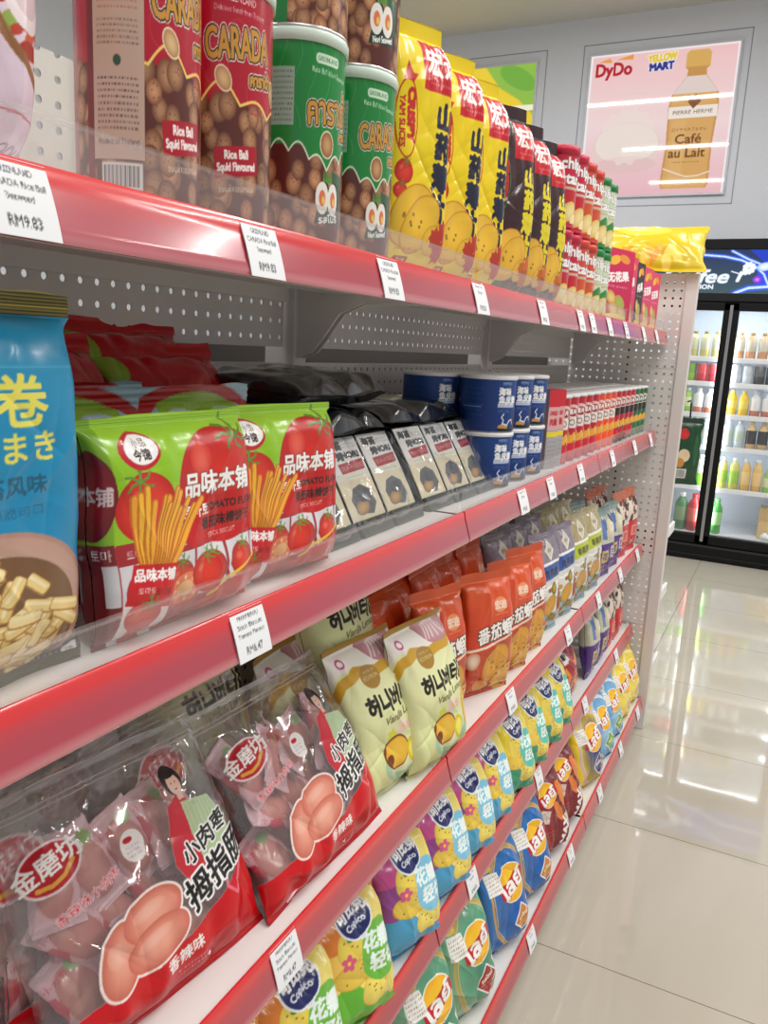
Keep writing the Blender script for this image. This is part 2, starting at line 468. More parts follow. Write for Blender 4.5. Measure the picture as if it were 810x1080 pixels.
# ------------------------------------------------------------------ artwork of the packages
def star(cx, cy, r, n, k, rot=0.):
    return [(cx+(r if i % 2 == 0 else r*k)*math.cos(rot+PI*i/n), cy+(r if i % 2 == 0 else r*k)*math.sin(rot+PI*i/n)) for i in range(2*n)]
def tomato(c, cx, cy, rx, ry=None, rot=0., leaf=(.2, .8), dark=(190, 28, 22)):
    ry = ry or rx*.92
    c.ell(cx, cy, rx, ry, (226, 62, 40), rot, dark)
    c.ell(cx-rx*.35, cy+ry*.3, rx*.28, ry*.2, (240, 140, 120), 40, (222, 70, 50), a=.6)
    lx, ly = cx+rx*leaf[0], cy+ry*leaf[1]; r = rx*.62
    for i in range(6):
        t = i*PI/3+.4; c.stroke([(lx, ly), (lx+r*math.cos(t)*.5, ly+r*math.sin(t)*.34), (lx+r*.8*math.cos(t+.25), ly+r*math.sin(t+.25)*.6)], rx*.075, (104, 142, 50))
    c.stroke([(lx, ly), (lx+r*.15, ly+r*.7)], rx*.09, (110, 150, 60))
def chip(c, cx, cy, rx, ry, rot, col=(244, 208, 84), rim=(214, 150, 44), dots=5, seed=0):
    c.ell(cx, cy, rx*1.05, ry*1.05, rim, rot); c.ell(cx, cy, rx, ry, col, rot, tuple(int(.93*x) for x in col))
    r = random.Random(seed)
    for i in range(dots): c.ell(cx+r.uniform(-.5, .5)*rx, cy+r.uniform(-.5, .5)*ry, rx*.06, rx*.05, (150, 120, 40))
def petals(c, cx, cy, r, col, mid=(250, 210, 60), n=5):
    for i in range(n):
        t = i*2*PI/n; c.ell(cx+r*.55*math.cos(t), cy+r*.55*math.sin(t), r*.5, r*.36, col, t/D2R)
    c.ell(cx, cy, r*.25, r*.25, mid)
WHITE = (250, 250, 248)

def art_tomato(seed=0):
    c = Cv(21, 17.6, 13.5, (150, 198, 38)); r = random.Random(3)
    c.grad(11, 17.6, (140, 196, 26), (168, 214, 60))
    # left gusset with half a tomato
    c.rect(0, 0, 2.4, 17.6, (126, 172, 36)); c.ell(.6, 10.6, 2.1, 3.4, (150, 22, 26), 0, (104, 14, 22)); c.text('本铺', .9, 10.6, 1.5, (220, 200, 200), .05)
    c.rect(0, 0, 2.4, 7.0, (120, 26, 34)); c.rect(1.2, 2.2, 2.4, 5.4, (206, 206, 212)); c.text('토마', 1.3, 6.2, 1.0, WHITE)
    # lower sachets showing through the clear window
    c.rect(2.4, 0, 21, 6.8, (176, 44, 48))
    for i, x in enumerate((2.5, 6.4, 10.4, 14.5, 18.3)):
        c.rect(x, 1.2, x+3.7, 5.2, (216, 214, 220)); c.rect(x, 5.2, x+3.7, 6.9, (168, 38, 46)); tomato(c, x+2.0, 2.9, 1.7, 1.75, 0, (.15, .85), (170, 40, 36)); c.rect(x+3.68, .4, x+3.9, 7, (150, 60, 66))
        c.text('토마토', x+1.8, 6.0, .75, (240, 220, 220))
    c.poly([(11, 0), (21, 0), (21, 3.1), (17.6, 2.6), (14, 1.5), (11, .6)], (204, 26, 26))
    c.stroke([(11.6, .9), (14.5, 1.9), (18, 2.9), (21, 3.3)], .28, (236, 200, 40))
    # big and small tomatoes
    c.ell(14.7, 10.0, 5.9, 5.0, (218, 44, 30), 0, (188, 18, 16)); c.ell(11.9, 12.4, 1.3, 1.5, (236, 110, 90), -25, (214, 50, 34), a=.8)
    c.poly([(9.0, 9.4), (20.4, 9.4), (19.8, 5.4), (9.6, 5.4)], (196, 22, 22))
    for i in range(7):
        t = i*.9+.3; c.stroke([(16.4, 14.2), (16.4+1.3*math.cos(t), 14.2+.9*math.sin(t)), (16.4+2.2*math.cos(t+.3), 14.2+1.3*math.sin(t+.3))], .24, (84, 134, 38))
    c.stroke([(16.4, 14.2), (16.9, 16)], .3, (110, 150, 50))
    tomato(c, 5.4, 9.4, 2.9, 2.7, 0, (-.25, .75))
    # roundel
    c.ell(5.3, 13.7, 2.0, 1.45, (196, 26, 46)); c.ell(5.45, 13.8, 1.66, 1.15, WHITE); c.text('小品', 5.5, 14.3, .75, (70, 30, 30), .03); c.text('今锦', 5.4, 13.4, .95, (50, 30, 30), .04)
    # red heading
    c.text('品味本铺', 13.8, 10.4, 2.15, WHITE, .09, (120, 12, 14), .10)
    c.text('토마토', 11.0, 8.2, 1.15, WHITE, .07); c.text('TOMATO FLAVOR', 15.9, 8.3, .92, (70, 20, 14), .05); c.text('番茄味棒饼干', 14.8, 7.0, 1.1, (60, 14, 10), .05); c.text('STICK BISCUIT', 14.2, 5.9, .55, (244, 200, 190), .02)
    # sticks in a little carton
    for i in range(15):
        b = 3.6+i*.28; ang = -4+i*3.2+r.uniform(-5, 5); L = r.uniform(4.6, 6.4); x = 4.6+i*.2; y = 4.4
        ex, ey = x+math.sin(ang*D2R)*L*1.0, y+math.cos(ang*D2R)*L*1.05
        c.stroke([(x, y), (ex, ey)], .66, (196, 116, 20)); c.stroke([(x+.06, y), (ex+.06, ey)], .42, (246, 186 if i % 2 else 170, 54))
    c.poly([(3.7, 5.2), (8.1, 4.5), (6.9, .2), (2.3, 1.2)], (204, 22, 30)); c.poly([(2.6, 2.2), (7.15, 1.1), (6.9, 0), (2.2, 0)], (236, 234, 236))
    c.text('品味本铺', 5.7, 4.05, 1.05, WHITE, .06, rot=-9); c.text('토마토', 4.6, 3.0, .6, WHITE, .03, rot=-9); c.text('番茄味', 6.2, 2.6, .6, (120, 10, 14), .02, rot=-9)
    tomato(c, 4.4, 1.0, 1.7, 1.3, 0, (.3, .7))
    c.ell(9.0, 2.1, 1.9, 1.6, (206, 70, 50), 20); c.ell(9.0, 2.1, 1.6, 1.3, (232, 130, 96), 20); c.ell(9.0, 2.1, .8, .65, (240, 190, 140), 20)
    for i in range(8): c.ell(9+1.15*math.cos(i*.8), 2.1+.95*math.sin(i*.8), .2, .13, (246, 214, 150), i*46)
    tomato(c, 11.6, 2.9, 1.8, 1.7)
    c.rect(0, 16.9, 21, 17.6, (150, 206, 60))
    q = int(1.3*c.ky); c.A[q:] = c.A[:-q].copy(); c.A[:q] = c.A[q:q+1]
    return c
def art_tomato_back():
    c = Cv(20, 19, 6, (168, 210, 60))
    c.rect(0, 12, 20, 19, (170, 208, 226)); c.ell(10, 16.8, 6.2, 3.0, (152, 196, 50)); c.ell(7, 15.2, 2.6, 1.4, (206, 226, 236)); c.ell(13.4, 15.4, 2.4, 1.2, (190, 218, 236))
    c.ell(10, 14.2, 10.5, 5.2, (190, 24, 30), 0, ring=.22); c.rect(0, 0, 20, 11, (190, 26, 30))
    tomato(c, 13, 7, 4.4); return c
def art_red():
    c = Cv(20, 16, 5, (172, 12, 24)); c.grad(0, 16, (164, 8, 20), (196, 16, 28)); c.rect(0, 13.4, 20, 13.6, (120, 4, 14)); c.text('番茄味', 10, 7, 3, (196, 34, 40), .1); c.lines(5, 15, 9.5, 12, 3, (200, 40, 48), seed=4)
    c.ell(2.2, 11.8, 1.6, 2.4, (140, 176, 50)); return c
def art_blue():
    c = Cv(17, 27, 12, (16, 138, 186))
    c.grad(0, 27, (10, 126, 176), (18, 146, 192)); c.rect(0, 25.4, 17, 27, (66, 62, 20))
    for i in range(12): c.rect(0, 25.5+i*.13, 17, 25.55+i*.13, (190, 170, 50))
    c.rect(0, 22.0, 17, 22.12, (60, 170, 206))
    c.text('蛋卷', 9.3, 19.9, 3.6, (236, 226, 96), .1); c.text('たままき', 9.2, 16.9, 2.2, (232, 222, 96), .07); c.text('海苔风味', 9.6, 14.4, 1.45, (20, 90, 120), .05); c.text('香酥脆可口', 9.8, 12.7, .8, (18, 96, 130), .02, sx=1.2)
    # bowl of snack curls
    c.ell(8.6, 5.0, 7.6, 6.6, (176, 132, 118)); c.ell(8.6, 5.2, 7.1, 6.1, (206, 172, 158), 0, (186, 146, 130)); c.ell(8.7, 4.8, 5.9, 5.2, (120, 84, 52))
    r = random.Random(5)
    for i in range(64):
        t = r.uniform(0, 2*PI); q = math.sqrt(r.random()); x = 8.7+5.2*q*math.cos(t); y = 4.9+4.5*q*math.sin(t); a = r.uniform(-60, 80); L = r.uniform(1.8, 2.9)
        c.box(x, y, L+.14, 1.0, (176, 128, 60), a, r=.25); c.box(x, y+.05, L, .84, r.choice([(242, 214, 142), (236, 204, 126), (248, 226, 164)]), a, r=.25); c.box(x, y+.2, L*.9, .22, (250, 236, 190), a, r=.1)
    c.poly([(9.5, 0), (17, 0), (17, 4.2), (15.6, 3.8), (14.4, 1.6), (11, .5)], (30, 34, 40)); c.lines(12.6, 16.4, .8, 3.2, 5, (220, 220, 215), seed=8); c.ell(15.6, 1.0, .7, .7, (230, 236, 238)); c.text('100', 15.6, 1.0, .5, (20, 40, 60))
    c.rect(0, 0, 17, .9, (60, 70, 40)); return c
def oval_logo(c, cx, cy, w, h, rot=0.):
    c.ell(cx, cy, w*.54, h*.56, (238, 214, 218), rot); c.ell(cx, cy, w*.5, h*.5, (190, 18, 34), rot)
    ca, sa = math.cos(rot*D2R), math.sin(rot*D2R)
    c.text('金磨坊', cx-sa*.1*h, cy+ca*.1*h, h*.56, WHITE, .06, rot=rot)
    pts = [(cx+x*w*ca-y*h*sa, cy+x*w*sa+y*h*ca) for x, y in ((-.32, -.26), (-.1, -.36), (.14, -.33), (.36, -.16))]
    c.stroke(pts, h*.1, (232, 170, 60))
def art_sausage():
    W, H = 27, 25; c = Cv(W, H, 11.5, (236, 214, 218), 0.)
    # zip and top hem: only slightly milky
    for y in (22.6, 23.1): c.rect(0, y, W, y+.14, (236, 232, 234), .45)
    c.rect(0, 24.4, W, 25, (236, 232, 234), .35)
    # printed red bottom with wave
    c.poly([(0, 0), (W, 0), (W, 11.2), (25.0, 10.0), (22.4, 7.4), (19.5, 6.0), (15, 5.0), (0, 4.4)], (206, 10, 22))
    c.poly([(0, 0), (W, 0), (W, 2.2), (0, 2.0)], (190, 6, 18))
    # red side drape, portrait of a person in red and green costume
    c.poly([(17.0, 17.2), (19.2, 18.2), (20.4, 14), (20.2, 8.8), (17.0, 8.2), (15.8, 11.6)], (206, 30, 48), .95)
    c.poly([(18.6, 17.0), (22.6, 16.2), (24.4, 9.6), (19.2, 9.0)], (190, 216, 172), .95)
    c.ell(19.0, 19.4, 1.35, 1.7, (46, 30, 34)); c.ell(19.1, 18.9, .88, 1.2, (236, 196, 178)); c.rect(18.7, 17.2, 19.5, 18.0, (232, 188, 170)); c.ell(19.1, 20.2, 1.1, .6, (40, 26, 30))
    c.ell(18.8, 19.05, .1, .07, (50, 30, 30)); c.ell(19.42, 19.05, .1, .07, (50, 30, 30)); c.ell(19.12, 18.3, .22, .09, (200, 60, 70))
    for i in range(7): c.stroke([(19.0+i*.55, 16.6-i*.1), (19.6+i*.5, 9.4)], .08, (158, 190, 142))
    # pink wave line
    c.stroke([(21.6, 9.4), (20.8, 6.6), (21.8, 5.4), (23.0, 7.4), (24.2, 8.6), (25.6, 8.9)], .34, (232, 110, 124))
    # headings
    c.text('小肉枣', 20.2, 12.6, 2.3, (30, 28, 28), .06, WHITE, .18, rot=16, shear=.1)
    c.text('拇指肠', 20.6, 9.2, 3.5, (24, 22, 24), .11, WHITE, .26, rot=16, shear=.08, sx=.95)
    c.text('香辣味', 14.2, 3.6, 1.5, WHITE, .05, rot=6); c.lines(13.4, 17, 1.6, 2.5, 2, (240, 190, 195), seed=2)
    # sausages
    for (x, y, a, b, ro) in ((8.0, 7.0, 1.9, 3.2, -24), (12.0, 9.0, 3.3, 2.0, 8), (11.8, 6.4, 3.5, 1.9, 10)):
        c.ell(x, y, a+.25, b+.25, (250, 232, 226), ro)
    for (x, y, a, b, ro) in ((8.0, 7.0, 1.9, 3.2, -24), (12.0, 9.0, 3.3, 2.0, 8), (11.8, 6.4, 3.5, 1.9, 10)):
        c.ell(x, y, a, b, (240, 168, 146), ro, (206, 108, 90)); c.ell(x-.3, y+.5, a*.55, b*.35, (246, 196, 178), ro, (238, 164, 142), a=.7)
    # brand and small print
    oval_logo(c, 5.0, 17.6, 5.6, 4.0, 12)
    c.text('香辣味小肉枣', 7.4, 13.6, 1.1, (206, 40, 60), .03, (248, 226, 228), .06, rot=14)
    c.ell(12.6, 15.6, 1.25, 1.6, (244, 240, 240), a=.9); c.ell(12.3, 16.3, .5, .3, (190, 20, 34)); c.lines(11.8, 13.3, 14.5, 15.8, 3, (150, 150, 150), seed=9)
    return c
def art_sausage_rear():
    c = Cv(26, 24, 5, (236, 214, 218), 0.)
    for y in (21.6, 22.1): c.rect(0, y, 26, y+.2, (236, 232, 234), .45)
    oval_logo(c, 8.6, 16.6, 6.4, 4.6, 10); c.rect(0, 0, 26, 4, (200, 10, 22)); c.text('小肉枣', 20, 10, 2.2, (30, 28, 28), .05, WHITE, .2, rot=14)
    c.ell(14, 7.5, 4, 2.4, (232, 150, 130), 8, (206, 108, 90)); return c
def art_packet():
    c = Cv(5.2, 9, 6.5, (236, 184, 194)); c.ell(2.6, 4.4, 1.7, 3.3, (222, 146, 134), 0, (200, 112, 104)); c.ell(2.2, 5.6, .6, 1.3, (226, 160, 146), 0, (206, 126, 112))
    c.rect(0, 7.6, 5.2, 9, (240, 198, 206)); c.rect(0, 0, 5.2, 1.2, (240, 198, 206)); c.ell(3.6, 7.2, .8, .7, (150, 190, 110)); c.text('小肉枣', 1.6, 7.0, .8, (206, 40, 70)); c.poly([(0, 3), (1.1, 4.4), (.9, 6), (0, 6.4)], (214, 40, 70)); return c
def art_honey():
    c = Cv(19, 23, 10, (226, 228, 172)); c.grad(0, 23, (216, 222, 158), (232, 232, 186))
    c.poly([(0, 17.4), (2.6, 19.2), (5.8, 19.6), (10, 18.2), (19, 20.2), (19, 23), (0, 23)], (240, 236, 226))
    c.stroke([(0, 15.4), (2.6, 17.8), (5.8, 18.8), (9.4, 18.0), (13, 18.2), (19, 19.6)], 1.5, (206, 158, 40))
    # pink onion-shaped picture
    c.ell(13.0, 21.4, 4.2, 2.7, (214, 172, 178), 5, (190, 130, 140))
    for i in range(6): c.stroke([(9.6+i*1.2, 19.6), (11.4+i*.6, 21.6), (13.6, 23)], .32, (240, 220, 222))
    c.rect(0, 22.2, 19, 23, (170, 130, 50)); c.ell(3.6, 20.6, 1.2, 1.2, (246, 236, 240)); c.ell(3.6, 20.6, .7, .7, (206, 90, 130)); c.ell(3.6, 20.6, .4, .4, WHITE)
    c.ell(7.6, 17.5, 1.9, 1.7, (168, 128, 52)); c.text('EDITION', 7.6, 17.5, .8, (236, 214, 150), .03); c.lines(6.4, 8.8, 18, 18.7, 1, (236, 214, 150))
    c.text('허니버터칩', 10.6, 13.4, 3.4, (34, 30, 26), .16, width=12); c.text('Vanilla Lemon', 11.4, 10.9, 1.5, (120, 116, 80), .05, shear=.3, rot=3)
    # chip, lemon and blossom on a pale green ring
    c.ell(10.8, 4.0, 4.6, 3.0, (176, 206, 170)); c.ell(10.8, 4.7, 3.9, 2.4, (226, 230, 186))
    petals(c, 10.4, 9.0, 1.2, (236, 206, 206)); petals(c, 8.2, 8.4, .9, (214, 216, 80)); petals(c, 12.2, 8.6, .8, (226, 180, 190))
    c.ell(9.0, 5.6, 2.5, 2.5, (120, 66, 24)); c.ell(9.1, 5.55, 2.25, 2.2, (242, 200, 74), 0, (232, 176, 56)); c.ell(7.6, 4.8, .8, .9, (120, 62, 28))
    c.ell(12.6, 4.6, 1.4, 2.1, (232, 214, 40), 20, (222, 196, 30)); c.ell(12.6, 4.6, .9, 1.5, (246, 234, 110), 20)
    c.poly([(15.4, 10.4), (19, 11), (19, 2), (16.8, 2.2), (15.8, 6)], (236, 204, 128)); c.ell(15.6, 6.8, 1.3, 3.8, (240, 204, 120), 8, (216, 160, 70))
    for i in range(5): c.stroke([(16.4+.4*i, 4), (16.7+.4*i, 9.4)], .12, (226, 178, 92))
    c.rect(0, 0, 19, .9, (216, 220, 166)); return c
def art_orange():
    c = Cv(15.5, 23, 9, (226, 84, 30)); c.grad(8, 23, (212, 58, 24), (232, 98, 44))
    c.rect(0, 21.2, 15.5, 21.35, (240, 130, 84)); c.ell(9.6, 17.0, 1.9, 1.4, (240, 150, 100)); c.text('宏途', 9.6, 17.0, 1.7, (252, 226, 206), .08); c.lines(8, 11.4, 15.0, 15.6, 1, (250, 210, 190))
    c.grad(0, 9.6, (186, 52, 24), (218, 70, 34))
    c.poly([(0, 0), (15.5, 0), (15.5, 11.2), (8, 9.4), (0, 8.8)], (196, 66, 30)); c.stroke([(1.6, 9.2), (6, 9.5), (10.6, 10.4), (15.5, 11.9)], .5, (248, 226, 206))
    chip(c, 8.8, 6.0, 4.0, 2.7, 42, (226, 160, 52), (190, 110, 30), 8, 3); chip(c, 11.4, 3.0, 3.4, 2.0, 24, (232, 178, 76), (180, 100, 30), 6, 4); chip(c, 5.6, 2.0, 2.3, 1.2, -10, (222, 150, 66), (170, 84, 30), 4, 5); chip(c, 12.6, .9, 2.4, 1.1, 10, (226, 166, 80), (170, 84, 30), 4, 6)
    c.ell(2.7, 7.3, 1.9, 1.5, (236, 214, 190), 20, (206, 140, 110)); r = random.Random(4)
    for i in range(20): c.ell(r.uniform(.5, 15), r.uniform(.2, 5.6), .25, .2, (150, 30, 14))
    c.text('番茄蝦', 8.4, 12.2, 3.2, (252, 250, 246), .12, (60, 20, 12), .2, rot=8, width=9.6); return c
def art_diamond(col, band, word, food):
    c = Cv(13, 23, 7.5, (226, 224, 220)); c.rect(0, 15, 13, 23, col); c.poly([(0, 11.6), (13, 13.2), (13, 16.4), (0, 15.2)], band); c.poly([(0, 15.2), (13, 16.4), (13, 17.0), (0, 15.9)], WHITE)
    r = random.Random(9)
    for i in range(46): c.ell(r.uniform(0, 13), r.uniform(17, 23), .22, .22, tuple(int(x*.86) for x in col))
    c.poly([(6.6, 16.6), (8.6, 19.0), (6.6, 21.6), (4.6, 19.0)], (240, 236, 224)); c.poly([(6.6, 17.2), (8.1, 19.0), (6.6, 20.9), (5.1, 19.0)], (206, 196, 170), .6); c.text('香脆', 6.6, 19.0, 1.0, (120, 100, 70), .03)
    c.text(word, 6.6, 13.9, 1.9, tuple(int(x*.45) for x in band), .07, rot=6)
    c.rect(0, 0, 13, 4.6, (150, 178, 190)); c.stroke([(0, 11.2), (4, 10.4), (9, 11.2), (13, 12.6)], .5, WHITE)
    for i in range(26):
        x, y = r.uniform(.8, 12.2), r.uniform(.6, 10.4); c.ell(x, y, r.uniform(.6, 1.5), r.uniform(.4, 1.0), r.choice(food), r.uniform(0, 90), tuple(int(q*.75) for q in r.choice(food)))
    chip(c, 6.0, 6.4, 2.6, 1.8, 40, food[0], tuple(int(q*.7) for q in food[0]), 4, 3); c.poly([(8.6, 4.6), (11, 5.4), (11.4, 9.4), (9.4, 9.8)], (150, 70, 20))
    return c
BLUEFOOD = [(216, 160, 40), (190, 110, 50), (120, 160, 60), (200, 60, 40), (236, 220, 200), (90, 120, 60)]
YELFOOD = [(206, 160, 90), (180, 110, 50), (120, 150, 60), (220, 190, 140), (190, 90, 50), (96, 110, 50)]
def art_pyramid(low, top, mid):
    c = Cv(13, 20, 6, low); c.rect(0, 10, 13, 20, mid); c.grad(15, 20, mid, top); c.poly([(3.4, 16.4), (6, 17.6), (5.4, 11), (3, 11.4)], (90, 120, 176)); c.ell(8, 14, 2.4, 3.0, (238, 232, 210), 15, (206, 196, 160)); c.ell(9.6, 16.6, 1.0, 1.3, (60, 60, 70), 30)
    r = random.Random(2)
    for i in range(9): c.ell(r.uniform(1, 12), r.uniform(10.5, 18), .6, .4, (214, 206, 190), r.uniform(0, 90))
    c.box(4.2, 6.4, 3.0, 3.6, (206, 184, 110)); c.text('花', 4.2, 6.4, 2.4, low, .1); c.box(8.8, 7.2, 3.0, 3.6, (216, 206, 210)); c.text('生', 8.8, 7.2, 2.4, low, .1); c.lines(3, 10, 1.4, 3.8, 3, (200, 190, 210)); return c
def art_redsnack():
    c = Cv(11, 22, 6, (200, 44, 52)); c.rect(0, 11, 11, 19.4, (226, 214, 200)); c.rect(0, 18.6, 11, 22, (196, 104, 70)); r = random.Random(6)
    for i in range(26): c.ell(r.uniform(0, 11), r.uniform(11.4, 19), r.uniform(.6, 1.3), r.uniform(.4, .9), r.choice([(70, 40, 34), (236, 226, 214), (176, 70, 50), (110, 60, 44)]), r.uniform(0, 90))
    c.box(5.4, 7.4, 3.6, 3.4, (232, 150, 130)); c.text('茄', 5.4, 7.4, 2.6, (190, 30, 40), .1); c.text('脆片', 5.4, 3.4, 1.8, (240, 190, 180), .05); c.rect(0, 0, 11, 1.2, (214, 60, 66)); return c
def art_copico(top, mid, low, blob, petal):
    c = Cv(15.5, 20, 9.5, low); c.rect(0, 10.5, 15.5, 20, top); c.poly([(0, 6.4), (6, 8.2), (15.5, 9), (15.5, 12.4), (0, 12.8)], mid)
    c.poly([(0, 0), (15.5, 0), (15.5, 5.4), (9, 4.4), (4, 7.4), (0, 8)], low)
    c.poly([(7.2, 18.6), (12.5, 18.8), (15.5, 16), (15.5, 2), (12, 1.6), (9.4, 3.4), (6.6, 7), (6.2, 13)], (246, 226, 120)); c.poly([(0, 0), (15.5, 0), (15.5, 3.0), (11, 3.4), (7.4, 5.4), (0, 7.6)], low)
    chip(c, 6.6, 12.8, 2.6, 2.0, 60, (246, 220, 90), (224, 184, 60), 4, 1); chip(c, 6.2, 8.8, 2.9, 1.8, -8, (240, 206, 76), (206, 160, 50), 3, 2); chip(c, 9.4, 5.6, 2.7, 2.0, 40, (248, 226, 104), (216, 176, 60), 6, 3); chip(c, 13.4, 4.4, 2.3, 2.6, 20, (248, 230, 120), (216, 176, 60), 5, 4)
    c.ell(11.0, 10.0, 3.4, 4.2, blob, -8); c.text('花瓣', 10.8, 11.6, 2.7, (240, 252, 250), .14, rot=-8); c.text('轻切', 11.4, 8.5, 2.7, (240, 252, 250), .14, rot=-8)
    petals(c, 5.6, 10.8, 1.1, petal); c.ell(6.9, 13.9, .9, .5, (60, 130, 60), 30)
    c.ell(8.2, 16.0, 2.9, 3.1, (240, 244, 248)); c.ell(8.2, 16.0, 2.6, 2.8, (26, 36, 104)); c.text('可比克', 8.2, 16.7, 1.7, (250, 250, 252), .12, rot=8); c.text('Copico', 8.2, 14.9, 1.15, (236, 240, 250), .05, rot=8)
    c.ell(13.4, 1.8, 1.2, 1.0, petal); c.ell(13.4, 1.8, .6, .5, tuple(int(x*.75) for x in petal)); c.lines(10.6, 14.8, .3, 1.1, 2, WHITE, seed=4); c.rect(0, 19.2, 15.5, 20, top); return c
def lays_logo(c, x, y, r, rot=0.):
    c.ell(x, y, r*1.06, r*1.1, WHITE, rot); c.ell(x, y, r, r*1.04, (250, 206, 40), rot, (244, 176, 24)); ca, sa = math.cos(rot*D2R), math.sin(rot*D2R)
    P = [(-1.15, -.42), (-.5, -.62), (.3, -.42), (1.1, -.36), (1.12, .34), (.4, .42), (-.3, .2), (-1.08, .34)]
    c.poly([(x+r*(a*ca-b*sa), y+r*(a*sa+b*ca)) for a, b in P], (190, 18, 32)); c.text('เลย์', x, y-r*.04, r*1.15, WHITE, r*.055, rot=rot+6, width=r*1.75)
def art_lays(base, inner, ring, tagc, foot, extra=None):
    c = Cv(17, 24, 9, base); c.ell(10.4, 11, 6.6, 10.6, inner, 0, base); c.ell(10.4, 11, 6.9, 11, ring, 0, ring=.07); c.ell(10.4, 11, 6.2, 10.2, tuple(min(255, int(x*1.12)) for x in ring), 0, ring=.03)
    lays_logo(c, 10.2, 14.2, 3.7, 12)
    # flavour tag and small print
    c.poly([(11.4, 9.4), (14.4, 6.4), (11.8, 2.6), (8.6, 5.8)], WHITE); c.poly([(11.4, 9.0), (14.0, 6.4), (11.7, 3.1), (9.0, 5.8)], tagc); c.text('รสใหม่', 11.5, 6.6, 1.2, (250, 240, 214), .05, rot=20); c.lines(10, 13, 4.4, 5.6, 2, (250, 240, 214), seed=5)
    c.poly([(3.4, 18.4), (6.8, 18.0), (7.4, 13.6), (3.4, 14.0)], (244, 244, 240)); c.ell(4.6, 19.3, 1.3, .8, (236, 206, 90)); c.lines(3.7, 6.8, 14.2, 17.8, 5, (120, 70, 40), .5, seed=6)
    c.poly([(13.6, 9), (15.6, 5.4), (14.2, 0), (17, 0), (17, 12), (15.6, 11)], (250, 250, 246)); c.poly([(14.3, 8.6), (16.2, 5.4), (14.9, 0), (17, 0), (17, 9.6)], foot); r = random.Random(7)
    for i in range(10): c.ell(r.uniform(15, 16.9), r.uniform(.6, 8), .6, .4, r.choice([(90, 140, 50), (206, 120, 60), (236, 200, 120)]))
    if extra: extra(c)
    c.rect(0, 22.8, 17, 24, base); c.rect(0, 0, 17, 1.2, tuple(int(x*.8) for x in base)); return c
def art_stax():
    c = Cv(16, 24, 7.5, (120, 16, 26)); c.poly([(0, 0), (5, 0), (9, 24), (3, 24)], (146, 24, 34)); lays_logo(c, 6.6, 17, 2.9, 14)
    c.ell(12, 15.5, 1.6, 4.2, (230, 130, 50), 20); c.ell(9.6, 11.6, 1.3, 3.2, (224, 120, 44), 24); c.box(4.4, 12, 3.2, 3.2, (222, 206, 196), -24); c.lines(3.2, 5.8, 11, 13.2, 3, (110, 40, 40)); c.text('MAX', 10.6, 6.0, 3.2, (240, 234, 230), .2, rot=62)
    c.box(13.4, 8.6, 2.8, 3.4, (214, 200, 186), 20); c.lines(2.4, 6.4, 3, 8, 6, (210, 150, 140), .4, seed=3); return c
def art_fries():
    c = Cv(16, 20, 6.5, (140, 16, 40)); r = random.Random(8)
    for i in range(10): c.stroke([(r.uniform(1, 15), r.uniform(1, 14)), (r.uniform(2, 15), r.uniform(2, 16))], 1.4, r.choice([(240, 150, 60), (206, 60, 60), (236, 170, 90), (170, 30, 50), (226, 190, 180)]))
    for i in range(6): c.ell(r.uniform(2, 14), r.uniform(2, 14), 1.4, .7, r.choice([(242, 150, 50), (230, 120, 60)]), r.uniform(0, 90))
    c.box(4.4, 15.6, 3.6, 4, (238, 234, 232), 12); c.text('薯条', 4.4, 15.6, 1.7, (40, 30, 30), .1, rot=12); return c
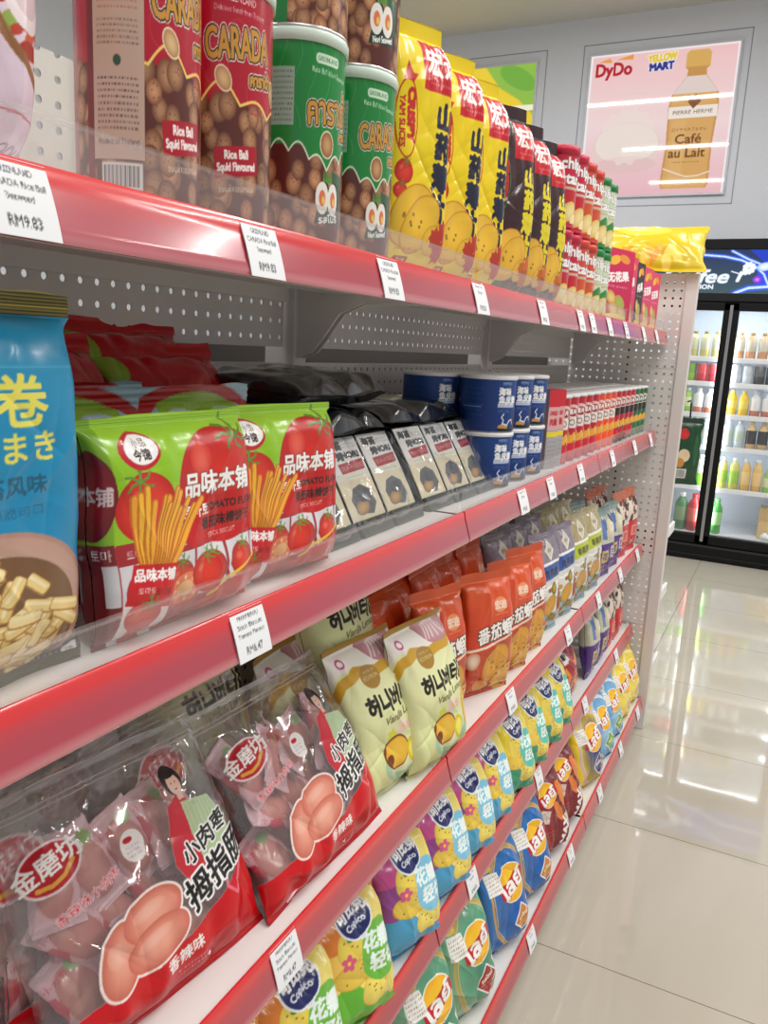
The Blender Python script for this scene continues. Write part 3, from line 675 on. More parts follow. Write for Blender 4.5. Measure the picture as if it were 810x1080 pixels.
def art_yam(base, txt, dark):
    W = 18.6; c = Cv(W, 29.5, 9.5, base)
    side = tuple(int(x*.97) for x in base)
    if not dark: c.ell(2.2, 7.5, 1.2, 1.3, (196, 40, 28)); c.lines(.6, 3.4, 1.5, 4.4, 4, (150, 130, 20))
    x0 = 3.6
    c.rect(x0+5.2, 20.9, W-1.6, 26.6, (202, 18, 34)); c.text('宏途', x0+9.2, 24.3, 3.3, (252, 244, 240), .14); c.lines(x0+6.6, x0+11, 21.5, 22.2, 1, (240, 190, 190))
    c.text('山药薄片', x0+9.2, 13.2, 3.3, txt, .22, vert=True, rot=-4, sx=1.0)
    red = (196, 40, 30) if not dark else (190, 40, 50); oc = red if not dark else (60, 120, 60)
    q = [(x0+2.2+1.9*math.cos(t)*(1 if abs(math.cos(t)) < 9 else 1), 17.2+4.3*math.sin(t)) for t in np.linspace(0, 2*PI, 26)]
    c.stroke(q, .2, oc, closed=True); c.text('CRISPY', x0+2.9, 17.6, 1.8, red, .18, rot=-90, width=5.8); c.text('YAM SLICES', x0+1.4, 16.8, 1.2, red, .08, rot=-90, width=5.6)
    c.poly([(x0+1.4, 21.4), (x0+2.4, 23.6), (x0+3.0, 22.2), (x0+3.9, 22.2), (x0+3.0, 21.2)], red if not dark else (50, 130, 50))
    if not dark: tomato(c, x0+2.1, 11.4, 1.5, 1.4); tomato(c, x0+1.6, 9.2, 1.1, 1.0)
    cl = (244, 196, 56) if not dark else (240, 190, 64)
    for (x, y, a, b, ro) in ((x0+4.2, 6.6, 4.4, 3.2, 34), (x0+5.6, 5.8, 4.2, 2.6, 40), (x0+8.4, 4.2, 2.2, 1.6, 20)): chip(c, x, y, a, b, ro, cl, (206, 130, 30), 6, int(x))
    for i, (x, y) in enumerate(((x0+9, 4.4), (x0+10.6, 5.4), (x0+10.2, 3.0), (x0+11.6, 3.8))):
        c.poly(star(x, y, 1.5, 8, .7, i), (196, 60, 44) if not dark else (206, 110, 50))
    c.box(x0+3.0, 1.6, 2.8, .8, (160, 50, 20), r=.3); c.text('净含量', x0+3.0, 1.6, .6, (250, 230, 190)); c.lines(x0+1.6, x0+5.6, 2.4, 3.2, 1, (170, 60, 30)) if not dark else c.box(x0+3, 1.5, 3.6, 1.8, (40, 90, 44))
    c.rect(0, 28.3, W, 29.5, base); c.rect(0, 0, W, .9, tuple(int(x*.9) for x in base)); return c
def ballfield(c, x0, x1, y1, seed, base=(104, 62, 44)):
    """picture of round brown snack balls"""
    r = random.Random(seed); c.rect(x0, 0, x1, y1, (92, 40, 34))
    for i in range(70):
        x, y = r.uniform(x0, x1), r.uniform(-.3, y1-.2); q = r.uniform(.95, 1.25); k = r.uniform(.85, 1.12)
        c.ell(x, y, q, q, tuple(min(255, int(v*k)) for v in (192, 142, 104)), 0, tuple(int(v*k) for v in (118, 70, 48)))
        for j in range(5): c.ell(x+r.uniform(-.6, .6), y+r.uniform(-.6, .6), .08, .06, (96, 56, 36))
def balloon_text(c, t, x, y, h, rot=0., w=None):
    c.text(t, x, y, h, (206, 150, 60), .12, (34, 20, 14), .14, rot=rot, out2=(244, 226, 214), ow2=.12, width=w)
def art_can_red():
    # 0..26 cm round the can; the centre of the canvas faces the aisle
    c = Cv(26, 19.5, 11.5, (178, 14, 42)); H = 19.5
    for i in range(9): c.ell(4+i*2.4, 11+2*math.sin(i*2.), 1.6, 1.6, (196, 40, 58), ring=.12, a=.6)
    ballfield(c, 0, 26, 10.2, 2); top = lambda x: 9.6+1.0*abs(math.sin((x-9.6)*.62))+1.2*math.exp(-((x-12)/2.6)**2)
    c.poly([(9.2+i*.42, top(9.2+i*.42)) for i in range(41)]+[(26, 19.5), (9.2, 19.5)], (178, 14, 42))
    for i in range(5): c.ell(11.4+i*2.9, 13+2.4*math.sin(i*2.), 1.7, 1.7, (198, 44, 62), ring=.12, a=.6)
    c.stroke([(9.2+i*.42, top(9.2+i*.42)) for i in range(41)], .24, (246, 212, 110))
    for x in (12.4, 21.4): c.ell(x, 12.0, 1.25, .95, (244, 226, 190), -40); c.ell(x, 12.0, 1.1, .82, (226, 190, 140), -40, (180, 128, 84))
    balloon_text(c, 'CARADA', 14.8, 15.0, 3.5, 4, 9.4); balloon_text(c, 'คาราด้า', 18.2, 12.6, 1.3, 6, 4.2)
    c.text('GREENLAND', 14.6, 18.4, .8, (240, 214, 214), .03); c.text('Delicious Snack from Thailand', 14.8, 17.5, .6, (236, 206, 206), .02)
    c.poly([(11.2, 6.4), (17.4, 7.0), (17.6, 4.6), (11.4, 3.8)], (176, 14, 40)); c.text('Rice Ball', 14.3, 6.0, 1.0, (250, 240, 236), .06, rot=5); c.text('Squid Flavoured', 14.4, 4.9, .95, (250, 240, 236), .06, rot=5, width=5.4); c.text('ขนมข้าวอบกรอบ', 14.4, 3.2, .75, (250, 236, 226), .03, rot=4)
    # back label
    c.rect(3.2, 3.2, 9.2, 19.5, (196, 166, 150)); c.rect(2.2, 0, 3.2, 19.5, (120, 20, 34)); c.rect(3.2, 18.6, 9.2, 19.5, (170, 14, 40)); c.ell(6.0, 17.4, .6, .6, (170, 110, 120), ring=.2); c.lines(3.8, 8.6, 13.6, 16.4, 6, (170, 70, 70), .35, 3, .6); c.lines(3.8, 8.6, 11.2, 13.2, 5, (90, 70, 66), .35, 4, .7); c.ell(6.2, 10.2, .45, .4, (40, 80, 60)); c.lines(3.8, 8.6, 5.2, 9.2, 9, (80, 62, 58), .38, 5, .8); c.text('Product of Thailand', 6.2, 4.5, .6, (60, 46, 44), .01)
    c.rect(4.2, 1.0, 9.0, 3.0, (222, 216, 214))
    for i in range(26): c.rect(4.5+i*.16, 1.2, 4.5+i*.16+(.05 if i % 3 else .1), 2.8, (50, 50, 54))
    return c
def sushi(c, x, y, t):
    c.poly([(x-3.0, y-2.2), (x+2.6, y-1.9), (x+3.4, y+2.6), (x+1.4, y+2.2), (x-2.4, y-.4)], (30, 56, 44)); c.poly([(x+.2, y+3.2), (x+3.4, y+2.9), (x+3.0, y-.8), (x+.8, y-.6)], (58, 92, 60))
    for dx in (-1.3, 1.0):
        c.ell(x+dx, y+.4, 1.35, 1.75, (28, 42, 36)); c.ell(x+dx-.3, y+.4, 1.25, 1.6, (240, 238, 230)); c.ell(x+dx-.3, y+.4, .62, .8, (226, 120, 80)); c.ell(x+dx-.1, y+.2, .3, .4, (236, 206, 90))
    for i in range(4): c.poly([(x-1.6+i*.5, y+2.0), (x-1.4+i*.5, y+3.2), (x-1.1+i*.5, y+2.0)], (80, 150, 60))
    c.text(t, x-.1, y-1.5, .95, (244, 246, 240), .05, rot=6, width=4.2)
def art_can_green(big, small, st):
    c = Cv(26, 19.5, 11.5, (24, 132, 58)); r = random.Random(6)
    for i in range(12): c.stroke([(i*2.3+.7*math.sin(y*.9+i), y) for y in np.arange(6, 19.5, .7)], .07, (90, 176, 100), .7)
    ballfield(c, 0, 26, 9.6, 5); gt = [(5+i*.35, 9.0+1.1*abs(math.sin(i*PI/9))-1.5*math.exp(-((i-26)/9.)**2)) for i in range(61)]; c.poly(gt+[(26, 11.2), (5, 11.2)], (24, 132, 58)); c.stroke(gt, .2, (226, 236, 210))
    c.ell(14.4, 10.0, 1.35, 1.35, (240, 226, 196)); c.ell(14.4, 10.0, 1.2, 1.2, (206, 160, 110), 0, (140, 90, 56))
    balloon_text(c, big, 15.6, 13.6, 3.7, 5, 9.4); balloon_text(c, small, 19.2, 11.3, 1.2, 5, 3.8)
    c.box(14.2, 17.9, 4.4, .95, (206, 232, 206), r=.45); c.text('GREENLAND', 14.2, 17.9, .66, (20, 90, 40), .03); c.text('Rice Ball Nori Seaweed', 15.0, 16.7, .75, (226, 244, 226), .03, rot=-2)
    sushi(c, 15.4, 4.4, st); c.rect(4.4, 11.4, 8.8, 16.8, (150, 176, 160)); c.lines(4.6, 8.6, 11.6, 16.6, 10, (70, 96, 80), .4, 6)
    c.rect(24.2, 1, 26, 3.6, (230, 230, 226)); return c
def art_cup():
    c = Cv(22, 9.4, 7.5, (24, 62, 132)); x = 13
    c.grad(0, 9.4, (18, 50, 118), (28, 70, 142)); c.lines(3.4, 7.8, 2.4, 8, 6, (60, 96, 156), .35, 3); c.rect(3.2, 4.2, 7.6, 4.4, (120, 150, 196))
    c.text('RETRO', x-.4, 8.5, .7, (230, 236, 246), .03); c.text('海味', x-.8, 7.1, 1.5, WHITE, .12); c.text('鱼皮脆', x, 5.7, 1.4, WHITE, .12, width=4.4); c.rect(x-2.3, 4.35, x+1.9, 5.0, (214, 224, 240)); c.lines(x-2.1, x+1.7, 4.4, 4.95, 1, (30, 60, 120)); c.lines(x-2.2, x+.4, 3.3, 4.0, 2, (160, 180, 214))
    c.ell(x-.9, .9, 1.2, .5, (196, 150, 80)); c.poly([(x-2, .7), (x+2.6, .5), (x+2.6, 0), (x-2, 0)], (30, 30, 34)); c.stroke([(x-1.2, 1.4), (x-.9, 2.1), (x-1.4, 2.6), (x-.9, 3.2)], .2, WHITE); c.stroke([(x-1.0, 1.5), (x, 1.2), (x+.6, 2.0), (x+1.4, 2.2), (x+1.8, 1.2)], .22, (236, 240, 246)); c.poly([(x+1.6, 0), (x+3.4, 0), (x+3.4, 3.4), (x+2.4, 4.0), (x+1.9, 2.8)], (44, 48, 52)); return c
def art_tube(base, low, face):
    c = Cv(13, 15, 7.5, base); x = 6.5; c.rect(0, 0, 13, 6, low); c.ell(x, 11.6, 2.6, 1.5, (236, 206, 196)); c.ell(x+.1, 11.4, 2.1, 1.0, tuple(int(v*.8) for v in base)); c.text('薯片', x, 11.5, 1.4, WHITE, .06)
    c.poly([(x-2.6, 9.8), (x+2.6, 10.4), (x+2.2, 8.2), (x-1.4, 7.8)], (40, 28, 28))
    if face: c.box(x, 9.0, 3.4, 2.6, (238, 228, 222), r=.6); c.ell(x, 9.0, .9, .7, (60, 50, 46), ring=.25)
    for i in range(6): c.box(x-1.8+i*.75, 5.4+.4*math.sin(i*2), 1.0, 1.9, (240, 176, 56), -20+i*9, r=.3)
    c.ell(x, 2.6, 1.8, 1.6, tuple(min(255, int(v*1.15)) for v in base)); c.lines(x-1.8, x+1.8, .6, 1.6, 2, (250, 220, 200)); return c
def art_slim():
    c = Cv(4.6, 16, 8, (206, 40, 54)); c.rect(0, 0, 4.6, 9, (170, 168, 172)); c.rect(0, 6.6, 4.6, 7.6, (236, 214, 40)); c.rect(0, 8, 4.6, 12.6, (222, 170, 172)); c.text('DRIED', 2.3, 11.4, 1.1, (190, 30, 44), .06); c.text('肉脆', 2.3, 9.6, 1.5, (190, 30, 44), .06); c.lines(.4, 4.2, .8, 6, 6, (120, 118, 122)); return c
def art_star(cap, base, fruit):
    c = Cv(14, 12.6, 8, base); x = 7; c.text('chip', x, 10.7, 2.6, WHITE, .16, (40, 30, 30), .06, width=5.2); c.text('star', x, 8.2, 2.6, WHITE, .16, (40, 30, 30), .06, width=5.2)
    c.rect(0, 6.4, 14, 6.9, (206, 190, 150)); c.poly([(0, 0), (14, 0), (14, 3), (x+1, 6.2), (x-2, 4.6), (0, 2)], fruit); c.ell(x, 2.6, 2.4, 1.6, (244, 226, 160), 30, (226, 190, 100)); c.ell(x+2.4, 1.2, 2.0, 1.2, (246, 230, 170), 10); c.rect(0, 0, 14, .6, cap); return c
def art_carton(base, txt):
    c = Cv(9, 18.5, 8, base); c.grad(0, 18.5, tuple(int(v*.9) for v in base), base); c.text(txt, 4.6, 11.6, 2.6, WHITE, .14, rot=10, width=6); c.ell(3.2, 15.6, 1.7, 1.1, (246, 190, 60), 30); c.ell(6, 16.2, 1.6, 1.0, (240, 150, 60), -20); c.lines(1.4, 7.4, 8.6, 9.6, 1, (250, 220, 226))
    for (x, y, k) in ((3, 6.2, 0), (5.6, 5.2, 1), (4, 3.2, 2), (6.4, 2.4, 0)): c.ell(x, y, 1.3, 2.0, ((230, 206, 130), (150, 190, 90), (240, 210, 150))[k], 30, (206, 150, 70))
    c.ell(4.5, 1.2, 3.4, 1.1, (244, 226, 120)); return c
def art_prawn():
    c = Cv(17, 22, 11, (226, 206, 222)); c.rect(0, 12, 17, 22, (206, 150, 120)); r = random.Random(11)
    for i in range(150): c.ell(r.uniform(5.5, 15.5), r.uniform(5.6, 20), r.uniform(.4, 1.3), r.uniform(.25, .7), r.choice([(190, 60, 44), (206, 92, 60), (120, 150, 60), (236, 220, 214), (170, 50, 40), (150, 170, 80)]), r.uniform(-60, 60))
    c.poly([(0, 0), (17, 0), (17, 3.6), (15.6, 4.6), (12, 7.2), (9.4, 10.8), (8.6, 15), (9, 22), (0, 22)], (228, 208, 224)); c.stroke([(17, 4.2), (14.4, 5.6), (11.6, 8), (9.8, 11), (9.0, 15), (9.6, 22)], .6, (150, 100, 60))
    c.ell(13.2, 10.6, 1.7, 2.2, (236, 222, 226), 10); c.ell(13.2, 10.6, 1.0, 1.4, (214, 190, 196), 10); c.ell(4.4, 19.4, 3, 1.6, (20, 120, 80)); c.text('SEAFOOD', 5.6, 14.6, 1.9, (190, 30, 50), .1, rot=12)
    c.rect(4.0, 5.4, 10.4, 11.2, (234, 234, 236)); c.lines(4.3, 10.1, 5.8, 10.9, 7, (120, 120, 126), .3, 2); c.box(8.2, 2.6, 7.4, 1.3, (226, 190, 90), -4, r=.6); c.lines(5.4, 11, 2.2, 3.0, 1, (150, 110, 40)); c.stroke([(0, 4.4), (8, 4.2), (17, 3.4)], .1, (190, 50, 70)); c.text('PRODUCT', 13.6, 1.8, 1.0, (120, 112, 130), .03, rot=-4); return c
def art_card():
    c = Cv(6.6, 14, 10, (232, 228, 216)); c.rect(0, 8, 6.6, 14, (240, 240, 238)); c.text('海苔', 2.0, 12.6, 1.5, (40, 42, 44), .1); c.text('烤', 2.4, 10.8, 1.4, (40, 42, 44), .12); c.text('NORI', 4.4, 10.9, 1.4, (44, 46, 48), .12); c.lines(3.4, 6.2, 12, 13, 2, (120, 120, 120))
    c.poly([(1.4, 9.6), (6.3, 10.0), (6.1, 8.2), (1.6, 7.9)], (176, 44, 54)); c.text('SEAWEED', 3.9, 8.9, 1.0, (226, 170, 170), .04, rot=4); c.lines(1.8, 6, 7.0, 7.6, 1, (150, 170, 80)); c.rect(0, 0, 6.6, 6.8, (226, 216, 186))
    c.poly([(1.6, 1.4), (1.2, 3.6), (2.2, 5.4), (3.8, 5.9), (5.3, 4.8), (5.6, 2.4), (4.4, .8)], (96, 98, 100)); c.ell(2.8, 2.2, 1.5, 1.1, (200, 160, 110), 30, (140, 116, 96)); c.ell(3.8, 4.0, 1.3, 1.0, (78, 84, 90), 20); return c
def art_blackpack():
    c = Cv(20, 9, 5, (30, 34, 38)); c.text('海苔', 6, 5.4, 2.4, (120, 116, 120), .05); c.lines(9, 17, 2, 6, 4, (60, 66, 70)); return c
def art_tag(lines, price, seed):
    c = Cv(5.4, 4.2, 10, (238, 240, 244)); r = random.Random(seed)
    for i, t in enumerate(lines): c.text(t, 2.7, 3.5-i*.68, .52, (50, 54, 60), .015, width=min(4.4, .3*len(t)))
    c.text(price, 2.7, .85, .85, (30, 32, 36), .03); return c
# ------------------------------------------------------------------ makers of the goods
def mk_pouch(name, cat, art, W, H, T, **k):
    return Kind(lambda: pouch(name, '', cat, art() if callable(art) else art, W, H, T, **k))
def mk_carada(art, plain):
    def f():
        root = thing('snack_can', '', 'can'); R = .0465
        wrap_tube('printed_tube', R, .003, .186, art(), -1.75, 1.75, plain, root)
        m = MB(); m.lathe([(R-.001, .003), (R+.0008, .003), (R+.0008, 0), (R-.003, 0), (R-.004, .002), (0, .002)], (206, 204, 204), 48); m.build('base_rim', 'bright_metal', root, True)
        m = MB(); m.lathe([(R, .184), (R+.0018, .184), (R+.0022, .1925), (R+.001, .195), (R-.004, .195), (R-.006, .1925), (0, .1925)], (214, 232, 220), 48); m.build('lid', 'plastic', root, True)
        return root
    return Kind(f)
def mk_cup():
    root = thing('paper_cup_snack', '', 'cup'); R = .0495
    wrap_tube('printed_tube', R, .002, .094, art_cup(), -2.1, 2.1, (20, 54, 122), root, 'card_print')
    m = MB(); m.lathe([(0, .0), (R-.004, 0), (R, .002)], (200, 204, 210), 40); m.build('base', 'plastic', root, True)
    m = MB(); m.lathe([(R, .092), (R+.0018, .092), (R+.002, .0975), (R-.001, .0995), (R-.004, .0985), (0, .0985)], (236, 238, 240), 40); m.build('lid', 'plastic', root, True)
    return root
def mk_tube(base, low, face):
    def f():
        root = thing('snack_tube', '', 'tube'); R = .034
        wrap_tube('printed_tube', R, .002, .149, art_tube(base, low, face), -1.9, 1.9, base, root)
        m = MB(); m.lathe([(0, 0), (R-.002, 0), (R, .002)], (190, 190, 190), 28); m.build('base', 'plastic', root, True)
        m = MB(); m.lathe([(R, .147), (R+.0015, .147), (R+.0015, .153), (R-.003, .155), (0, .1545)], (232, 232, 232), 28); m.build('lid', 'plastic', root, True)
        return root
    return Kind(f)
def mk_star(cap, base, fruit):
    def f():
        root = thing('snack_tube', '', 'tube'); R = .034
        wrap_tube('printed_tube', R, .004, .135, art_star(cap, base, fruit), -1.9, 1.9, base, root)
        m = MB(); m.lathe([(R, .134), (R+.0015, .134), (R+.0015, .149), (R-.003, .152), (0, .152)], cap, 28); m.build('cap', 'plastic', root, True)
        m = MB(); m.lathe([(0, 0), (R-.002, 0), (R+.001, .004), (R, .005)], cap, 28); m.build('base', 'plastic', root, True)
        return root
    return Kind(f)
def mk_carton(name, cv, W, H, D, side, topc=None):
    def f():
        root = thing(name, '', 'box')
        m = MB(); m.box(-D, 0, -W/2, W/2, 0, H, side, bev=.0012); m.build('carton', 'card_print', root)
        c = cv(); o = sheet('printed_front', c, 'card_print', root, .0008)
        o.scale = (1, W*100/c.W, H*100/c.H); o.location = (.0004, 0, 0)
        m = MB(); m.box(-D*.98, -.001, -W*.48, W*.48, H, H+.0012, topc or side); m.build('top_flap', 'card_print', root)
        return root
    return Kind(f)
def mk_multipack():
    root = thing('seaweed_multipack', '', 'seaweed pack')
    cvc = art_card(); first = None
    for i in range(3):
        y = (i-1)*.0965
        m = MB(); m.box(-.062, -.012, y-.047, y+.047, .004, .142, (22, 34, 32), bev=.006)
        m.box(-.014, -.002, y-.046, y+.046, .002, .026, (34, 52, 48), bev=.004); m.build('tray', 'package_film', root)
        if first is None: first = o = sheet('card', cvc, 'card_print', root, .001, .0015)
        else: o = first.copy(); COL.objects.link(o); o.parent = root
        o.scale = (1, 1.36, .83); o.location = (-.0095, y, .024)
    cv = Cv(37, 17, 5, (60, 70, 70), 0.)
    k = pouch('t', '', '', cv, .298, .156, .078, n=9, p=9, st=.008, sb=.004, seed=12, mat='clear_wrap', top_part=None, bot_part=None, fold=2.2)
    w = k.children[0]; w.parent = root; w.name = 'clear_wrap'; w.location = (-.033, 0, 0); bpy.data.objects.remove(k)
    return root
def mk_tagkind(lines, price, seed):
    def f():
        cv = art_tag(lines, price, seed); o = sheet('price_tag', cv, 'paper', None, .0006, .001); tag(o, '', 'price tag'); return o
    return Kind(f)
def bottle(name, prof, cols, cat='bottle'):
    def f():
        m = MB(); m.lathe(prof, (255, 255, 255), 18, cols=cols); o = m.build(name, 'bottle_print', None, True); tag(o, '', cat); return o
    return Kind(f)

# ------------------------------------------------------------------ the setting
def struct(o, label=None):
    o['kind'] = 'structure'
    if label: o['label'] = label
    return o
def mat_floor():
    m, nt, out = new_mat('floor_tile'); L = nt.links.new
    b = nd(nt, 'ShaderNodeBsdfPrincipled'); tc = nd(nt, 'ShaderNodeTexCoord'); sp = nd(nt, 'ShaderNodeSeparateXYZ'); L(tc.outputs['Object'], sp.inputs[0])
    def joint(sock, off):
        a = nd(nt, 'ShaderNodeMath', operation='ADD'); a.inputs[1].default_value = off; L(sock, a.inputs[0])
        d = nd(nt, 'ShaderNodeMath', operation='DIVIDE'); d.inputs[1].default_value = .6038; L(a.outputs[0], d.inputs[0])
        f = nd(nt, 'ShaderNodeMath', operation='FRACT'); L(d.outputs[0], f.inputs[0])
        s = nd(nt, 'ShaderNodeMath', operation='LESS_THAN'); s.inputs[1].default_value = .0042; L(f.outputs[0], s.inputs[0]); return s
    jx = joint(sp.outputs[0], 6.0431); jy = joint(sp.outputs[1], -.8365+.6038*12)
    mx = nd(nt, 'ShaderNodeMath', operation='MAXIMUM'); L(jx.outputs[0], mx.inputs[0]); L(jy.outputs[0], mx.inputs[1])
    nz = nd(nt, 'ShaderNodeTexNoise'); nz.inputs['Scale'].default_value = 1.6; nz.inputs['Detail'].default_value = 5; nz.inputs['Distortion'].default_value = 1.2
    mp = nd(nt, 'ShaderNodeMapping'); mp.inputs['Scale'].default_value = (1.0, .35, 1); L(tc.outputs['Object'], mp.inputs[0]); L(mp.outputs[0], nz.inputs['Vector'])
    cr = nd(nt, 'ShaderNodeValToRGB'); cr.color_ramp.elements[0].position = .35; cr.color_ramp.elements[1].position = .7
    cr.color_ramp.elements[0].color = (*lin((192, 185, 170)), 1); cr.color_ramp.elements[1].color = (*lin((206, 200, 187)), 1); L(nz.outputs['Fac'], cr.inputs[0])
    mixc = nd(nt, 'ShaderNodeMix', data_type='RGBA'); L(mx.outputs[0], mixc.inputs['Factor']); L(cr.outputs[0], mixc.inputs['A']); mixc.inputs['B'].default_value = (*lin((118, 112, 102)), 1)
    L(mixc.outputs['Result'], b.inputs['Base Color'])
    b.inputs['Roughness'].default_value = .035; b.inputs['Specular IOR Level'].default_value = .85
    n2 = nd(nt, 'ShaderNodeTexNoise'); n2.inputs['Scale'].default_value = 2.2; L(tc.outputs['Object'], n2.inputs['Vector'])
    bp = nd(nt, 'ShaderNodeBump'); bp.inputs['Strength'].default_value = .03; bp.inputs['Distance'].default_value = .01; L(n2.outputs['Fac'], bp.inputs['Height']); L(bp.outputs['Normal'], b.inputs['Normal'])
    L(b.outputs[0], out.inputs[0])
mat_floor()
def mat_wall(name, col, rough=.6):
    m, nt, out = new_mat(name); b = nd(nt, 'ShaderNodeBsdfPrincipled'); tc = nd(nt, 'ShaderNodeTexCoord'); nz = nd(nt, 'ShaderNodeTexNoise'); nz.inputs['Scale'].default_value = 30
    nt.links.new(tc.outputs['Object'], nz.inputs['Vector']); bp = nd(nt, 'ShaderNodeBump'); bp.inputs['Strength'].default_value = .04; nt.links.new(nz.outputs['Fac'], bp.inputs['Height']); nt.links.new(bp.outputs['Normal'], b.inputs['Normal'])
    b.inputs['Base Color'].default_value = (*lin(col), 1); b.inputs['Roughness'].default_value = rough; nt.links.new(b.outputs[0], out.inputs[0])
mat_wall('wall_paint', (220, 224, 233)); mat_wall('ceiling_paint', (214, 211, 203))
def mat_peg():
    """pale steel with rows of round peg holes every 25 mm; the hole pattern lies in the panel's own plane"""
    m, nt, out = new_mat('perforated_steel'); L = nt.links.new
    b = nd(nt, 'ShaderNodeBsdfPrincipled'); tc = nd(nt, 'ShaderNodeTexCoord'); sp = nd(nt, 'ShaderNodeSeparateXYZ'); L(tc.outputs['Object'], sp.inputs[0])
    ge = nd(nt, 'ShaderNodeNewGeometry'); vt = nd(nt, 'ShaderNodeVectorTransform'); vt.vector_type = 'NORMAL'; vt.convert_from = 'WORLD'; vt.convert_to = 'OBJECT'
    L(ge.outputs['True Normal'], vt.inputs[0]); sn = nd(nt, 'ShaderNodeSeparateXYZ'); L(vt.outputs[0], sn.inputs[0])
    ab = nd(nt, 'ShaderNodeMath', operation='ABSOLUTE'); L(sn.outputs[0], ab.inputs[0])
    gt = nd(nt, 'ShaderNodeMath', operation='GREATER_THAN'); gt.inputs[1].default_value = .5; L(ab.outputs[0], gt.inputs[0])
    mf = nd(nt, 'ShaderNodeMix', data_type='FLOAT'); L(gt.outputs[0], mf.inputs['Factor']); L(sp.outputs[0], mf.inputs['A']); L(sp.outputs[1], mf.inputs['B'])
    def cell(sock):
        d = nd(nt, 'ShaderNodeMath', operation='DIVIDE'); d.inputs[1].default_value = .0248; L(sock, d.inputs[0])
        a = nd(nt, 'ShaderNodeMath', operation='ADD'); a.inputs[1].default_value = 400.; L(d.outputs[0], a.inputs[0])
        f = nd(nt, 'ShaderNodeMath', operation='FRACT'); L(a.outputs[0], f.inputs[0])
        s = nd(nt, 'ShaderNodeMath', operation='SUBTRACT'); s.inputs[1].default_value = .5; L(f.outputs[0], s.inputs[0]); return s
    u = cell(mf.outputs['Result']); v = cell(sp.outputs[2])
    uu = nd(nt, 'ShaderNodeMath', operation='MULTIPLY'); L(u.outputs[0], uu.inputs[0]); L(u.outputs[0], uu.inputs[1])
    vv = nd(nt, 'ShaderNodeMath', operation='MULTIPLY_ADD'); L(v.outputs[0], vv.inputs[0]); L(v.outputs[0], vv.inputs[1]); L(uu.outputs[0], vv.inputs[2])
    lt = nd(nt, 'ShaderNodeMath', operation='LESS_THAN'); lt.inputs[1].default_value = .026; L(vv.outputs[0], lt.inputs[0])
    az = nd(nt, 'ShaderNodeMath', operation='ABSOLUTE'); L(sn.outputs[2], az.inputs[0])
    lz = nd(nt, 'ShaderNodeMath', operation='LESS_THAN'); lz.inputs[1].default_value = .5; L(az.outputs[0], lz.inputs[0])
    ho = nd(nt, 'ShaderNodeMath', operation='MULTIPLY'); L(lt.outputs[0], ho.inputs[0]); L(lz.outputs[0], ho.inputs[1])
    mc = nd(nt, 'ShaderNodeMix', data_type='RGBA'); L(ho.outputs[0], mc.inputs['Factor']); mc.inputs['A'].default_value = (*lin((226, 221, 217)), 1); mc.inputs['B'].default_value = (*lin((70, 66, 64)), 1)
    L(mc.outputs['Result'], b.inputs['Base Color']); b.inputs['Roughness'].default_value = .5
    tr = nd(nt, 'ShaderNodeBsdfTransparent'); mh = nd(nt, 'ShaderNodeMixShader'); L(ho.outputs[0], mh.inputs[0]); L(b.outputs[0], mh.inputs[1]); L(tr.outputs[0], mh.inputs[2]); L(mh.outputs[0], out.inputs[0])
mat_peg()
def slab(name, x0, x1, y0, y1, z0, z1, mat):
    m = MB(); m.box(x0, x1, y0, y1, z0, z1, (255, 255, 255)); return struct(m.build(name, mat))
WY = 4.45; CZ = 3.74
slab('floor', -4.5, 4.5, -3.5, WY+.2, -.06, 0, 'floor_tile')
slab('ceiling', -4.5, 4.5, -3.5, WY+.2, CZ, CZ+.06, 'ceiling_paint')
slab('wall_back', -4.5, 4.5, WY, WY+.12, 0, CZ, 'wall_paint')
slab('wall_left', -4.5, -4.4, -3.5, WY, 0, CZ, 'wall_paint')
# thin panel joints round the light boxes on the back wall
def groove(name, x0, x1, z0, z1):
    m = MB(); c = (150, 156, 170); t = .006
    for (a, b, p, q) in ((x0, x1, z0, z0+t), (x0, x1, z1-t, z1), (x0, x0+t, z0, z1), (x1-t, x1, z0, z1)): m.box(a, b, WY-.002, WY+.001, p, q, c)
    return struct(m.build(name, 'paper'))
groove('trim_1', -1.315, -.165, 2.425, 3.56); groove('trim_2', -2.74, -1.59, 2.425, 3.56)

# ------------------------------------------------------------------ lamps
for i, (x, y) in enumerate([(0.9, -2.2), (0.9, -.3), (0.9, 1.6), (-1.1, -1.2), (-1.1, .7), (-1.1, 2.5), (2.6, -1.2), (2.6, .7), (2.6, 2.5)]):
    row = ('over the aisle', 'behind the shelf rack', 'right of the aisle')[i//3]; pos = ('nearest', 'middle', 'farthest')[i % 3]
    r = thing('ceiling_light', f'long white ceiling light {row}, {pos} of its row', 'ceiling light', (x, y, CZ))
    m = MB(); m.box(-.68, .68, -.05, .05, -.05, 0, (236, 236, 236), bev=.006); m.build('housing', 'painted_steel', r)
    ld = bpy.data.lights.new('tube_light', 'AREA'); ld.shape = 'RECTANGLE'; ld.size = 1.3; ld.size_y = .075; ld.energy = 30; ld.color = (1., .98, .95)
    lo = bpy.data.objects.new('tube_light', ld); COL.objects.link(lo); lo.parent = r; lo.location = (0, 0, -.055)
W = bpy.data.worlds.new('World'); scn.world = W; W.use_nodes = True
bg = W.node_tree.nodes['Background']; bg.inputs[0].default_value = (1., .98, .96, 1); bg.inputs[1].default_value = .46

